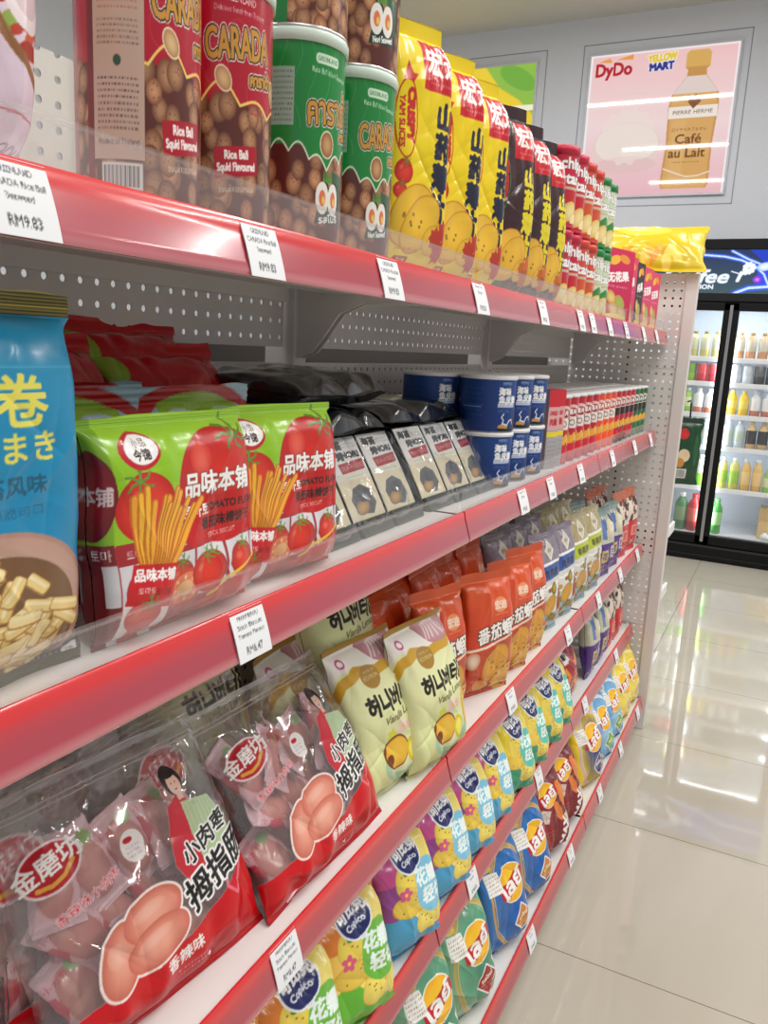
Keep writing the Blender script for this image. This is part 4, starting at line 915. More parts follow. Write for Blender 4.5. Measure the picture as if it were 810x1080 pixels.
# ------------------------------------------------------------------ the gondola shelving
G = thing('gondola_shelving', 'long pale grey gondola shelf rack with red price strips along the aisle', 'shelf rack', (-.15, -.45, 0))
GP = Vector((.15, .45, 0))
def gp(mb, name, mat, smooth=False, parent=G, mats=None):
    o = mb.build(name, mat, parent, smooth, mats)
    if parent is G: o.location = GP
    return o
STEEL = (226, 222, 219)
SEC = [(-2.7, -1.8), (-1.8, -.9), (-.9, 0.), (0., .9)]
ZT = [1.416, 1.087, .692, .394, .126]; XF = [0., 0., 0., 0., .062]
for y in (-2.7, -1.8, -.9, 0.):
    m = MB(); m.box(-.345, -.29, y-.018, y+.018, 0, 1.6, STEEL, bev=.002)
    for k in range(30): m.box(-.2905, -.2895, y-.009, y-.004, .1+k*.05, .125+k*.05, (60, 58, 58)); m.box(-.2905, -.2895, y+.004, y+.009, .1+k*.05, .125+k*.05, (60, 58, 58))
    gp(m, 'upright', 'painted_steel')
for a, b in SEC:
    for z0, z1 in ((.06, .385), (.40, .70), (.71, 1.00), (1.012, 1.288), (1.312, 1.60)):
        m = MB(); m.box(-.3105, -.309, a+.02, b-.02, z0, z1, STEEL); gp(m, 'back_panel', 'perforated_steel')
m = MB(); m.box(-.40, -.392, -2.7, .9, .02, 1.322, (96, 92, 90)); gp(m, 'dark_backing', 'painted_steel')  # dark sheet added so the gap and lower peg holes look shaded
m = MB(); m.box(-.40, .05, .9, .902, 0, 1.597, STEEL)
for z in (1.296, 1.005, .70, .392): m.box(-.30, .05, .8985, .9005, z, z+.006, (168, 164, 160))
o = gp(m, 'end_panel', 'perforated_steel')
m = MB(); m.box(.049, .088, .893, .925, 0, 1.603, (224, 220, 217), bev=.003); gp(m, 'end_upright', 'painted_steel')
m = MB(); m.box(-.4, .088, .894, .924, 1.597, 1.604, (226, 222, 218), bev=.001); gp(m, 'top_cap', 'painted_steel')
for z in (.742, .510, .240):                      # shelves on the far side of the end panel
    m = MB(); m.box(-.30, .082, .925, 1.06, z-.012, z, (232, 232, 232), bev=.002); m.box(.080, .090, .93, 1.06, z-.028, z+.01, (240, 240, 242), bev=.003); gp(m, 'end_shelf', 'painted_steel')
m = MB(); m.box(-.31, .052, -2.7, .899, 0, .092, (186, 180, 176)); gp(m, 'base_plinth', 'painted_steel')
for lv in range(5):
    zt, xf = ZT[lv], XF[lv]
    for si, (a, b) in enumerate(SEC):
        if lv in (2, 3, 4) and si == 0: continue
        a2, b2 = a+.0025, b-.0025
        if si == 3: b2 = .885
        m = MB(); t = zt-.005
        m.box(-.305, xf-.002, a2, b2, t-.003, t, (232, 230, 228)); m.box(xf-.006, xf-.001, a2, b2, t-.034, t-.001, STEEL); m.box(-.305, -.30, a2, b2, t-.03, t, STEEL)
        for yy in (a2, b2-.003): m.box(-.29, xf-.004, yy, yy+.003, t-.03, t, STEEL)
        if lv < 4: m.box(-.24, -.19, a2, b2, t-.016, t-.003, STEEL)
        sh = gp(m, 'shelf_board', 'painted_steel')
        # price strip: bright red lip above, broad tilted face below
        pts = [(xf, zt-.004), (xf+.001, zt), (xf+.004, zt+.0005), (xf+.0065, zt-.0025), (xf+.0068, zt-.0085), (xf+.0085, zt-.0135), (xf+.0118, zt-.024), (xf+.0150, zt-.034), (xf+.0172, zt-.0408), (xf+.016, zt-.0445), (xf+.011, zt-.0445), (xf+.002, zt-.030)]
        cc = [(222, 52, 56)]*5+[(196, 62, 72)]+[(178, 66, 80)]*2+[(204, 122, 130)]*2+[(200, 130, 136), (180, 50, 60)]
        ny = max(8, int((b-a)/.03)); V = []; C4 = []; n = len(pts)
        for j in range(ny+1):
            y = a2+(b2-a2)*j/ny
            for (px, pz), c in zip(pts, cc):
                V.append((px, y, pz)); C4.append((*lin(c), 1.))
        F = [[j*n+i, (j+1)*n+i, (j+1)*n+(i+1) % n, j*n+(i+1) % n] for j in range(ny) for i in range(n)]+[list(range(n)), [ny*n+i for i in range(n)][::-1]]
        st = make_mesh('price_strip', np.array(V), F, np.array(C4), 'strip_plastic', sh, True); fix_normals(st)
        bm = bmesh.new(); bm.from_mesh(st.data)
        for e in bm.edges:
            if len(e.link_faces) == 2 and e.calc_face_angle() > .75: e.smooth = False
        bm.to_mesh(st.data); bm.free()
        if lv < 2:
            m = MB(); m.box(xf-.0036, xf-.0016, a2+.002, b2-.002, zt-.004, zt+.030, (255, 255, 255), 0.)
            m.box(xf-.006, xf+.0, a2+.002, b2-.002, zt+.029, zt+.0312, (255, 255, 255), 0.); m.build('front_guard', 'acrylic', sh)
        if lv < 4:
            for yy in (a2+.004, b2-.008):        # curved brackets
                p = [(-.30, t-.003), (-.03, t-.003), (-.03, t-.014), (-.10, t-.020), (-.175, t-.028), (-.215, t-.045), (-.245, t-.085), (-.262, t-.105), (-.285, t-.115), (-.30, t-.115)]
                m = MB(); m.prism(p, 1, yy, yy+.004, STEEL); o = gp(m, 'bracket', 'painted_steel'); fix_normals(o)

# ------------------------------------------------------------------ backlit pictures on the wall
emis_mat('backlit_print', 1.0)
def backlit(name, label, cv, x0, x1, z0, z1):
    r = thing(name, label, 'poster', ((x0+x1)/2, WY-.002, z0))
    w, h = x1-x0, z1-z0
    o = sheet('picture', cv, 'backlit_print', r, .004); o.scale = (1, w*100/cv.W, h*100/cv.H); o.rotation_euler = (0, 0, -PI/2); o.location = (0, -.012, 0)
    m = MB(); t = .014
    for (a, b, p, q) in ((-w/2-t, w/2+t, -t, 0), (-w/2-t, w/2+t, h, h+t), (-w/2-t, -w/2, 0, h), (w/2, w/2+t, 0, h)): m.box(a, b, -.022, 0, p, q, (214, 218, 226), bev=.003)
    m.build('frame', 'painted_steel', r); return r
def art_dydo():
    c = Cv(100, 100, 2.4, (246, 206, 208)); c.grad(0, 50, (240, 190, 198), (248, 222, 222)); c.grad(50, 100, (248, 222, 222), (246, 200, 200))
    c.rect(0, 0, 1.6, 100, (252, 244, 246)); c.rect(98.6, 0, 100, 100, (252, 244, 246)); c.rect(0, 98.5, 100, 100, (252, 240, 240))
    c.ell(31, 34, 24, 18, (238, 214, 206)); c.ell(31, 37, 22, 14, (244, 230, 220)); c.ell(31, 22, 22, 6, (236, 200, 200)); c.poly(star(31, 42, 21, 14, .86), (244, 228, 220), .7)
    c.text('DyDo', 17, 88, 12, (186, 24, 40), .5, width=25); c.poly([(6, 95), (15, 94), (15, 96)], (236, 160, 70)); c.poly([(18, 95.6), (30, 95), (30, 98.4)], (236, 160, 70)); c.poly([(6, 95), (14, 97.5), (14, 95.6)], (240, 170, 90))
    c.text('YELLOW', 50, 94.4, 6.5, (240, 206, 60), .5, (250, 250, 240), .5, rot=3, width=19); c.text('MART', 50, 88.5, 7, (40, 50, 140), .5, (240, 244, 255), .5, rot=2, width=16)
    # bottle of milk coffee
    P = [(57, 7), (58.5, 4), (88, 4), (89.5, 7), (89, 34), (90.5, 60), (89.5, 68), (80.5, 80), (80, 84), (82, 86), (82, 95), (80, 97), (68, 97), (66, 95), (66, 86), (68, 84), (67.5, 80), (59, 68), (57.5, 60), (58.5, 34)]
    c.poly(P, (206, 150, 84)); c.poly([(p[0]*.92+5.9, p[1]) for p in P[:8]]+[(p[0]*.92+5.9, p[1]) for p in P[17:]], (222, 172, 104))
    for i in range(10): c.poly([(61+i*.9, 6), (63.4+i*.9, 6), (63.4+i*.9, 51), (61+i*.9, 51)], (244, 206, 150), .10)
    c.poly([(68, 97), (80, 97), (82, 95), (82, 86), (66, 86), (66, 95)], (222, 176, 96)); c.poly([(59.5, 68.5), (67.8, 80), (80.2, 80), (89, 68.5)], (232, 214, 208)); c.rect(58, 52, 90, 60, (246, 236, 226))
    c.text('PIERRE HERME', 74, 56, 3.6, (120, 90, 70), .1, width=26); c.poly([(74, 58), (70, 63), (75, 68), (79, 63)], (136, 84, 50))
    c.text('Café', 73, 38, 9, (120, 76, 40), .2, width=17); c.text('au Lait', 73, 28.5, 9, (120, 76, 40), .2, width=24); c.text('ロイヤルカフェオレ', 73, 44.4, 2.6, (120, 80, 50), .05); c.lines(64, 82, 21, 23, 1, (150, 100, 60)); c.stroke([(58.5, 18), (66, 15), (74, 12), (82, 12.5), (89.4, 15)], .8, (250, 236, 214)); return c
def art_yellow_sign():
    c = Cv(100, 100, 1.2, (246, 214, 60)); c.poly([(60, 100), (100, 100), (100, 62), (88, 74), (72, 84)], (150, 196, 80)); c.ell(86, 90, 16, 7, (120, 180, 70), -30); c.ell(40, 40, 30, 24, (250, 236, 150)); c.rect(0, 66, 100, 70, (252, 246, 220)); return c
backlit('backlit_poster', 'pink backlit wall poster of a milk coffee bottle above the drinks fridge', art_dydo(), -1.25, -.235, 2.50, 3.475)
backlit('backlit_poster', 'yellow and green backlit wall poster half hidden by the tall snack packs', art_yellow_sign(), -2.68, -1.665, 2.50, 3.475)
# ------------------------------------------------------------------ goods: top shelf
Z1, Z2, Z3, Z4, Z5 = [z-.0045 for z in ZT]
L1 = 'on the top shelf'
k = mk_pouch('snack_bag', 'snack bag', art_prawn, .135, .22, .07, n=5, p=6, seed=3, mat='package_film')
k.put('pale pink seafood snack bag at the far left end of the top shelf', (-.06, -1.68, Z1), (0, -.04, 0))
kr = mk_carada(art_can_red, (150, 20, 40)); kg = mk_carada(lambda: art_can_green('คาราด้า', 'กรอบ', 'รสโนริ'), (24, 120, 54)); kg2 = mk_carada(lambda: art_can_green('CARADA', 'กรอบ', 'Nori Seaweed'), (24, 120, 54))
kr.group = 'red rice ball cans'
kg.group = 'green rice ball cans'
kg2.group = 'green rice ball cans'
kr.put('red rice ball can beside the pink seafood bag, grey back label turned out', (-.06, -1.499, Z1), (0, 0, -.22))
kr.put('red rice ball can beside the first green can', (-.06, -1.404, Z1), (0, 0, -.72))
kg.put('lower green rice ball can beside the red can', (-.06, -1.278, Z1), (0, 0, -.50))
kg2.put('lower green rice ball can beside the yellow yam packs', (-.06, -1.166, Z1), (0, 0, -.60))
kg.put('upper green can stacked on the lower one beside the red can', (-.06, -1.278, Z1+.195), (0, 0, .5))
kg2.put('upper green can stacked on the lower one beside the yellow packs', (-.06, -1.166, Z1+.195), (0, 0, -.7))
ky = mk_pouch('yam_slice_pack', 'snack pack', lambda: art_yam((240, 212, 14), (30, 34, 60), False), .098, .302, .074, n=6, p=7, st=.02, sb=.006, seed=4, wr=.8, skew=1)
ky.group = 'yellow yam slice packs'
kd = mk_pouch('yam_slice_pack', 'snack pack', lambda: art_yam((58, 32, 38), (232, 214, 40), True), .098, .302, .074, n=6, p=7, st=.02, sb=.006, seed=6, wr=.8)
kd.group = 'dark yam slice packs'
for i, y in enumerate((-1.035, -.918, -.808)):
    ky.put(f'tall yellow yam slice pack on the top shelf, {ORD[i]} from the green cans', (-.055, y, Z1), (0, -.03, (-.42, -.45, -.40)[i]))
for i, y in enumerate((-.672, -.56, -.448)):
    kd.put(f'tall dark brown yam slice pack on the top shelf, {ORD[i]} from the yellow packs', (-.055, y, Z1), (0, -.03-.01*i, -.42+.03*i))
ky.put('yellow yam slice pack in the second row behind the green cans', (-.15, -1.03, Z1), (0, -.03, 0))
SC = [((196, 24, 60), (200, 30, 66), (196, 40, 40)), ((206, 60, 44), (214, 76, 60), (206, 90, 40)), ((24, 130, 60), (206, 220, 190), (60, 140, 60))]
ks = [mk_star(*s) for s in SC]; nm = ['crimson', 'orange red', 'green capped']
for q_, n_ in zip(ks, nm): q_.group = n_+' chip tubes'
for t in range(2):
    for i in range(6):
        j = (0, 0, 1, 1, 2, 2)[i]
        ks[j].put(f'{nm[j]} chip tube on the top shelf, {"upper" if t else "lower"} tier, {("left", "right")[i % 2]} of its pair', (-.05, -.355+i*.0745, Z1+.153*t), (0, 0, -.55))
kc = mk_carton('snack_carton', lambda: art_carton((214, 36, 90), '无花果'), .155, .178, .06, (196, 20, 30))
kc2 = mk_carton('snack_carton', lambda: art_carton((226, 60, 110), '无花果'), .105, .178, .06, (206, 40, 90))
kc2.group = 'pink snack cartons'
kc3 = mk_carton('snack_carton', lambda: art_carton((40, 30, 34), '纯黑'), .075, .178, .06, (40, 28, 30))
kc.put('wide red and pink snack carton beside the green chip tubes', (-.022, .155, Z1), (0, 0, -.3))
kc2.put('pink snack carton, next after the wide red carton', (-.022, .315, Z1), (0, 0, -.15)); kc3.put('narrow black snack carton between pink cartons', (-.022, .47, Z1), (0, 0, -.1)); kc2.put('pink snack carton just past the black carton', (-.022, .60, Z1), (0, 0, -.1)); kc2.put('pink snack carton at the far end of the top shelf', (-.022, .74, Z1), (0, 0, -.1))
def art_bigyellow():
    c = Cv(40, 30, 4, (214, 186, 16)); r = random.Random(2)
    for i in range(26): c.ell(r.uniform(4, 30), r.uniform(1, 10), r.uniform(.6, 1.4), r.uniform(2, 3.4), r.choice([(240, 180, 40), (226, 150, 30), (246, 214, 90)]), r.uniform(-40, 40))
    c.ell(20, 20, 8, 4, (246, 222, 60)); return c
kb = mk_pouch('snack_bag', 'snack bag', art_bigyellow, .40, .235, .10, n=2.6, p=2.4, seed=9, wr=1.6)
kb.put('large bright yellow bag lying on top of the rack end', (-.10, .84, 1.606), (0, -.82, -1.45))

# ------------------------------------------------------------------ goods: second shelf
k = mk_pouch('snack_bag', 'snack bag', art_blue, .165, .262, .055, n=3.4, p=4, st=.016, sb=.012, seed=5, wr=.9)
k.put('tall blue egg roll bag at the left end of the second shelf', (-.034, -1.684, Z2), (0, -.02, 0))
kt = mk_pouch('snack_bag', 'snack bag', art_tomato, .182, .176, .055, n=4.5, p=6, st=.007, sb=.004, seed=8, wr=1.0, skew=.9)
kt.group = 'tomato stick bags'
kt.put('green and red tomato stick bag beside the tall blue bag', (-.031, -1.490, Z2), (0, -.07, .0))
kt.put('green and red tomato stick bag beside the seaweed packs', (-.040, -1.332, Z2), (0, -.06, -.10))
ktb = mk_pouch('snack_bag', 'snack bag', art_tomato_back, .182, .190, .045, n=4, p=5, seed=10, wr=1.4, bend=.01)
ktb.group = 'tomato stick bags behind'
for i, (x, y) in enumerate(((-.125, -1.515), (-.125, -1.335), (-.18, -1.44))):
    ktb.put(('tomato stick bag in the second row behind the tall blue bag, turned', 'tomato stick bag in the second row behind the front tomato bags, turned', 'tomato stick bag in the third row, pale blue top showing')[i], (x, y, Z2), (0, -.14, .05*(i-1)))
krd = mk_pouch('snack_bag', 'snack bag', art_red, .19, .155, .06, n=2.6, p=2.6, seed=14, wr=1.7)
krd.group = 'dark red bags at the back'
for i, (x, y, z, ln, rz) in enumerate(((-.19, -1.455, .098, -.5, .08), (-.195, -1.262, .096, -.55, -.05), (-.255, -1.46, .112, -.35, .0), (-.255, -1.27, .11, -.35, .08))):
    krd.put(('dark red snack bag piled at the back just right of the blue bag', 'dark red snack bag piled at the back behind the front tomato bags', 'dark red snack bag against the back panel, left of two', 'dark red snack bag against the back panel, nearer the black packs')[i], (x, y, Z2+z), (0, ln, rz))
kbk = mk_pouch('seaweed_pack', 'seaweed pack', art_blackpack, .27, .19, .045, n=6, p=7, seed=15, wr=1.5, fold=2.2, mat='black_film')
kbk.group = 'black seaweed packs lying behind'
for (x, y, z, rz, lb) in ((-.10, -1.08, .027, .05, 'bottom black film seaweed pack lying behind the left multipack'), (-.10, -1.07, .075, -.08, 'second black film seaweed pack from the bottom behind the left multipack'), (-.10, -1.08, .124, .0, 'third black film seaweed pack from the bottom behind the left multipack'), (-.105, -1.04, .173, .1, 'topmost black film seaweed pack of the pile behind the left multipack'),
                        (-.10, -.79, .027, .0, 'bottom black film seaweed pack lying behind the right multipack'), (-.10, -.80, .075, .06, 'middle black film seaweed pack of the pile behind the right multipack'), (-.105, -.785, .124, -.05, 'topmost black film seaweed pack of the pile behind the right multipack')):
    kbk.put(lb, (x, y, Z2+z), (0, -PI/2+.06, rz))
km = Kind(mk_multipack)
km.group = 'seaweed multipacks'
km.put('clear wrapped three card seaweed multipack beside the tomato bags', (-.035, -1.085, Z2), (0, -.52, 0.)); km.put('clear wrapped three card seaweed multipack beside the blue cups', (-.035, -.772, Z2), (0, -.52, -.02))
kcup = Kind(mk_cup); cn = ['nearest the seaweed', 'middle', 'nearest the thin packs']
kcup.group = 'navy snack cups'
for t in range(2):
    for d in range(2):
        for i in range(3):
            kcup.put(f'navy blue snack cup with white lid, {"upper" if t else "lower"} tier, {"back" if d else "front"} row, {cn[i]}', (-.075-.105*d, -.608+i*.103-.02*d, Z2+.0996*t), (0, 0, -.78))
ksl = mk_carton('snack_box', art_slim, .04, .166, .035, (176, 150, 152), (206, 40, 54))
ksl.group = 'thin snack boxes'
ksl.put('thin red and grey snack box beside the blue cups', (-.03, -.312, Z2), (0, 0, -.35)); ksl.put('thin red and grey snack box beside the red tubes', (-.03, -.268, Z2), (0, 0, -.35))
TC = [((190, 22, 44), (196, 40, 60), True), ((232, 76, 30), (236, 84, 40), True), ((186, 26, 44), (60, 30, 36), False), ((20, 100, 60), (24, 110, 66), False)]
ktb2 = [mk_tube(*t) for t in TC]; tn = ['crimson', 'orange', 'red and black', 'dark green']
for q_, n_ in zip(ktb2, tn): q_.group = n_+' crisp tubes'
seq = [0]*5+[1]*3+[2]*4+[3]*3
cnt = {}
for d in range(3):
    for i, j in enumerate(seq):
        q = i-seq.index(j)
        ktb2[j].put(f'{tn[j]} crisp tube, {("front", "middle", "back")[d]} row, {ORD[q]} of its colour from the left', (-.055-.078*d, -.212+i*.0735, Z2), (0, 0, -.6))

# ------------------------------------------------------------------ goods: third shelf
ksg = mk_pouch('sausage_bag', 'sausage bag', art_sausage, .255, .245, .075, n=2.6, p=2.6, st=.008, sb=.006, seed=20, wr=1.3, mat='clear_film', skew=.8, fold=1.3)
ksg.group = 'clear sausage bags'
ksr = mk_pouch('sausage_bag', 'sausage bag', art_sausage_rear, .25, .235, .06, n=2.6, p=2.6, st=.01, sb=.006, seed=23, wr=1.3, mat='clear_film', skew=.8, fold=1.4)
ksr.group = 'clear sausage bags behind'
kpk = mk_pouch('sausage_packet', 'sausage packet', art_packet, .046, .085, .018, n=2.4, p=2.6, st=.008, sb=.008, seed=24, wr=.5, mat='package_film')
def packets(B, n, label, group, seed, W, H):
    r = random.Random(seed); M = Matrix.LocRotScale(B.location, B.rotation_euler, None)
    cells = [(iy, iz) for iz in range(3) for iy in range(5)]
    for q in range(n):
        iy, iz = cells[q % 15]
        y = (iy-2)*W*.165+r.uniform(-.008, .008)+(.018 if iz % 2 else 0); z = H*(.24+.205*iz)+r.uniform(-.006, .006)
        x = r.uniform(-.010, .008)
        P = M @ Matrix.Translation((x, y, z)) @ Euler((r.uniform(-1., 1.), r.uniform(-.35, .25), r.uniform(-.5, .5))).to_matrix().to_4x4() @ Matrix.Translation((0, 0, -.042))
        l, ro, _ = P.decompose()
        o = kpk.put(label, l, ro.to_euler(), None, group)
SB = [(ksg, -.045, -1.475, -.52, -.10, 'front clear bag of pink sausages at the left, large red brand oval at its edge'), (ksg, -.018, -1.215, -.54, -.02, 'front clear bag of pink sausages beside the cream honey chip bags'),
      (ksr, -.13, -1.53, -.24, .05, 'clear sausage bag in the second row at the left'), (ksr, -.13, -1.335, -.24, .02, 'clear sausage bag in the second row behind the right front bag'), (ksr, -.20, -1.42, -.14, .0, 'clear sausage bag in the third row against the back panel')]
for i, (kk, x, y, ln, rz, lb) in enumerate(SB):
    b = kk.put(lb, (x, y, Z3), (0, ln, rz))
    g = ['left front sausage bag', 'right front sausage bag', 'left second row sausage bag', 'right second row sausage bag', 'third row sausage bag'][i]
    packets(b, 15 if i < 2 else 10, f'pink wrapped sausage packet inside the {g}', f'packets inside the {g}', 30+i, .25, .235)
kh = mk_pouch('chip_bag', 'chip bag', art_honey, .158, .226, .075, n=3.6, p=3.4, st=.012, sb=.008, seed=31, mat='package_matte', wr=1.4, skew=.8)
kh.group = 'cream honey lemon chip bags'
for x, y, z, ln, rz, lb in ((-.035, -1.02, 0, -.34, -.10, 'cream honey lemon chip bag beside the clear sausage bags'), (-.008, -.912, 0, -.27, -.10, 'cream honey lemon chip bag beside the orange bags'), (-.125, -.995, .105, -.3, -.05, 'cream honey lemon chip bag propped high behind the two front ones'), (-.17, -1.25, .06, -.34, .05, 'cream honey lemon chip bag standing behind the clear sausage bags'), (-.13, -1.10, .0, -.2, .1, 'cream honey lemon chip bag low behind the left front one')):
    kh.put(lb, (x, y, Z3+z), (0, ln, rz))
ko = mk_pouch('chip_bag', 'chip bag', art_orange, .122, .234, .05, n=3.4, p=4, st=.018, sb=.008, seed=33, wr=1.2)
ko.group = 'orange chip bags'
for i, (x, y, ln, rz) in enumerate(((-.06, -.775, -.12, -.3), (-.035, -.622, -.07, -.42), (-.03, -.502, -.06, -.36), (-.03, -.375, -.1, -.3))):
    ko.put(f'orange tomato prawn chip bag in the front row, {ORD[i]} from the cream bags', (x, y, Z3), (0, ln, rz))
for d, x in ((0, -.135), (1, -.205)):
    for i, y in enumerate((-.90, -.785, -.665, -.545, -.43)):
        ko.put(f'orange tomato prawn chip bag in the {("second", "back")[d]} row, {ORD[i]} from the cream bags', (x, y, Z3+.006*(i % 3)), (0, -.1-.03*(i % 2), .06*(i % 3-1)))
kbl = mk_pouch('snack_pouch', 'snack pouch', lambda: art_diamond((150, 140, 156), (60, 92, 170), '坚果脆', BLUEFOOD), .112, .234, .05, n=2.8, p=3.4, st=.012, sb=.01, seed=36, wr=.9)
kbl.group = 'blue band snack pouches'
kye = mk_pouch('snack_pouch', 'snack pouch', lambda: art_diamond((186, 172, 132), (190, 200, 60), '香蔬脆', YELFOOD), .112, .234, .05, n=2.8, p=3.4, st=.012, sb=.01, seed=37, wr=.9)
kye.group = 'yellow green snack pouches'
for i, (x, y) in enumerate(((-.045, -.215), (-.04, -.085), (-.13, -.29), (-.13, -.165), (-.13, -.04), (-.205, -.23))):
    kbl.put(f'lilac topped blue band snack pouch, {("front row beside the orange bags", "front row beside the yellow green pouches", "second row nearest the orange bags", "second row in the middle", "second row nearest the yellow green pouches", "back row")[i]}', (x+.012, y, Z3), (0, -.12, -.25))
for i, (x, y) in enumerate(((-.04, .06), (-.035, .195), (-.12, .09), (-.12, .22), (-.2, .12))):
    kye.put(f'tan topped yellow green snack pouch, {("front row beside the blue band pouches", "front row beside the purple pouches", "second row left", "second row right", "back row")[i]}', (x+.012, y, Z3), (0, -.1, -.2))
kpu = mk_pouch('snack_pouch', 'snack pouch', lambda: art_pyramid((84, 52, 132), (100, 130, 130), (200, 200, 180)), .105, .205, .06, n=2.6, p=3, seed=41)
kpu.group = 'purple based snack pouches'
krs = mk_pouch('snack_pouch', 'snack pouch', art_redsnack, .095, .215, .05, n=2.6, p=3, seed=42)
krs.group = 'red based snack pouches'
for i, (x, y) in enumerate(((-.035, .36), (-.035, .49), (-.12, .42))): kpu.put(f'purple based pale snack pouch on the third shelf, {("front left", "front right", "behind the front pair")[i]}', (x+.012, y, Z3), (0, -.1, -.2))
for i, (x, y) in enumerate(((-.035, .63), (-.03, .76), (-.12, .62), (-.12, .72))): krs.put(f'red based snack pouch on the third shelf, {("front left", "front right by the end panel", "back left", "back right by the end panel")[i]}', (x+.012, y, Z3), (0, -.1, -.2))

# ------------------------------------------------------------------ goods: fourth shelf
KG = mk_pouch('chip_bag', 'chip bag', lambda: art_copico((226, 130, 40), (250, 206, 100), (96, 186, 40), (110, 190, 60), (222, 90, 130)), .134, .190, .072, n=3.0, p=3.2, sb=.008, skew=.85, seed=51, wr=1.2)
KG.group = 'orange and green flower chip bags'
KP = mk_pouch('chip_bag', 'chip bag', lambda: art_copico((206, 80, 150), (150, 70, 150), (70, 160, 206), (130, 200, 230), (222, 90, 140)), .134, .190, .072, n=3.0, p=3.2, sb=.008, skew=.85, seed=52, wr=1.2)
KP.group = 'pink and blue flower chip bags'
KY = mk_pouch('chip_bag', 'chip bag', lambda: art_copico((236, 216, 40), (240, 214, 60), (40, 150, 116), (90, 196, 180), (236, 214, 90)), .128, .190, .072, n=3.0, p=3.2, sb=.008, skew=.85, seed=53, wr=1.2)
KY.group = 'yellow and teal flower chip bags'
for i, y in enumerate((-1.42, -1.275, -1.135)): KG.put(f'orange and green flower chip bag on the fourth shelf, {("leftmost and mostly hidden", "in the middle of three", "beside the pink and blue bags")[i]}', (-.008, y, Z4), (0, -.33, -.28))
for i, y in enumerate((-.968, -.82, -.695, -.575)): KP.put(f'pink and blue flower chip bag on the fourth shelf, {ORD[i]} from the green bags', (-.008, y, Z4), (0, -.31, -.28+.05*(i % 2)))
for i, y in enumerate((-.44, -.318, -.20, -.09)): KY.put(f'yellow and teal flower chip bag on the fourth shelf, {ORD[i]} from the pink bags', (-.006, y, Z4), (0, -.27, -.28+.06*(i % 2)))
for i, y in enumerate((-1.36, -1.21)): KG.put(f'orange and green flower chip bag in the second row, {("left", "right")[i]} of two', (-.12, y, Z4), (0, -.3, .1))
for i, y in enumerate((-1.03, -.89, -.76, -.63)): KP.put(f'pink and blue flower chip bag in the second row, {ORD[i]} from the left', (-.12, y, Z4+.004), (0, -.25, .08))
for i, y in enumerate((-.5, -.37, -.25)): KY.put(f'yellow and teal flower chip bag in the second row, {ORD[i]} from the left', (-.12, y, Z4+.004), (0, -.25, .08))
kf = mk_pouch('chip_bag', 'chip bag', art_fries, .145, .195, .07, n=2.6, p=2.8, seed=55, wr=1.3)
kf.group = 'dark red fries bags'
kf.put('dark red bag with fries picture beside the yellow and teal bags', (-.025, .07, Z4), (0, -.2, 0)); kf.put('dark red bag with fries picture in the second row', (-.11, .02, Z4), (0, -.2, 0))
for i, (x, y) in enumerate(((-.02, .335), (-.02, .47))): kpu.put(f'purple based pale snack pouch on the fourth shelf, {("left", "right")[i]} of two', (x, y, Z4), (0, -.12, 0))
for i, (x, y) in enumerate(((-.02, .60), (-.02, .73))): krs.put(f'red based snack pouch on the fourth shelf, {("left", "right")[i]} of two', (x, y, Z4), (0, -.12, 0))

# ------------------------------------------------------------------ goods: bottom shelf
KLG = mk_pouch('chip_bag', 'chip bag', lambda: art_lays((120, 176, 140), (60, 140, 110), (200, 170, 90), (160, 24, 36), (170, 60, 40)), .145, .225, .075, n=3.0, p=3.2, sb=.008, skew=.85, seed=61, wr=1.3)
KLG.group = 'pale green crisp bags'
KLB = mk_pouch('chip_bag', 'chip bag', lambda: art_lays((52, 118, 186), (24, 92, 176), (206, 164, 90), (206, 130, 50), (226, 190, 120)), .145, .225, .075, n=3.0, p=3.2, sb=.008, skew=.85, seed=62, wr=1.2)
KLB.group = 'deep blue crisp bags'
KLN = mk_pouch('chip_bag', 'chip bag', lambda: art_lays((240, 204, 30), (50, 56, 130), (206, 180, 200), (60, 60, 130), (230, 206, 140)), .17, .235, .085, n=3.0, p=3.2, sb=.008, skew=.85, seed=63, wr=1.3)
KLN.group = 'yellow and navy crisp bags'
KLL = mk_pouch('chip_bag', 'chip bag', lambda: art_lays((90, 160, 214), (150, 196, 226), (226, 236, 240), (120, 170, 80), (90, 150, 60)), .14, .215, .08, n=3.0, p=3.2, sb=.008, skew=.85, seed=64, wr=1.3)
KLL.group = 'light blue crisp bags'
KLY = mk_pouch('chip_bag', 'chip bag', lambda: art_lays((238, 208, 60), (244, 222, 110), (250, 240, 180), (220, 180, 60), (206, 190, 120)), .135, .215, .08, n=3.0, p=3.2, sb=.008, skew=.85, seed=65, wr=1.3)
KLY.group = 'pale yellow crisp bags'
KLR = mk_pouch('chip_bag', 'chip bag', art_stax, .135, .215, .07, n=3.0, p=3.2, sb=.008, skew=.85, seed=66, wr=1.2)
KLR.group = 'maroon crisp bags'
bs = 'on the bottom shelf'
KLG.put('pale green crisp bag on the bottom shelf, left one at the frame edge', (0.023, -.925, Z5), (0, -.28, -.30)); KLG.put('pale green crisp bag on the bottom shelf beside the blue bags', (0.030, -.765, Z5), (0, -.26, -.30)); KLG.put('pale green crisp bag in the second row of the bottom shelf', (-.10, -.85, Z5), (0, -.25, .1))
KLB.put('deep blue crisp bag on the bottom shelf beside the green bag', (0.033, -.565, Z5), (0, -.26, -.30)); KLB.put('deep blue crisp bag on the bottom shelf beside the maroon bags', (0.033, -.385, Z5), (0, -.26, -.30)); KLB.put('deep blue crisp bag in the second row of the bottom shelf', (-.10, -.47, Z5), (0, -.2, .1))
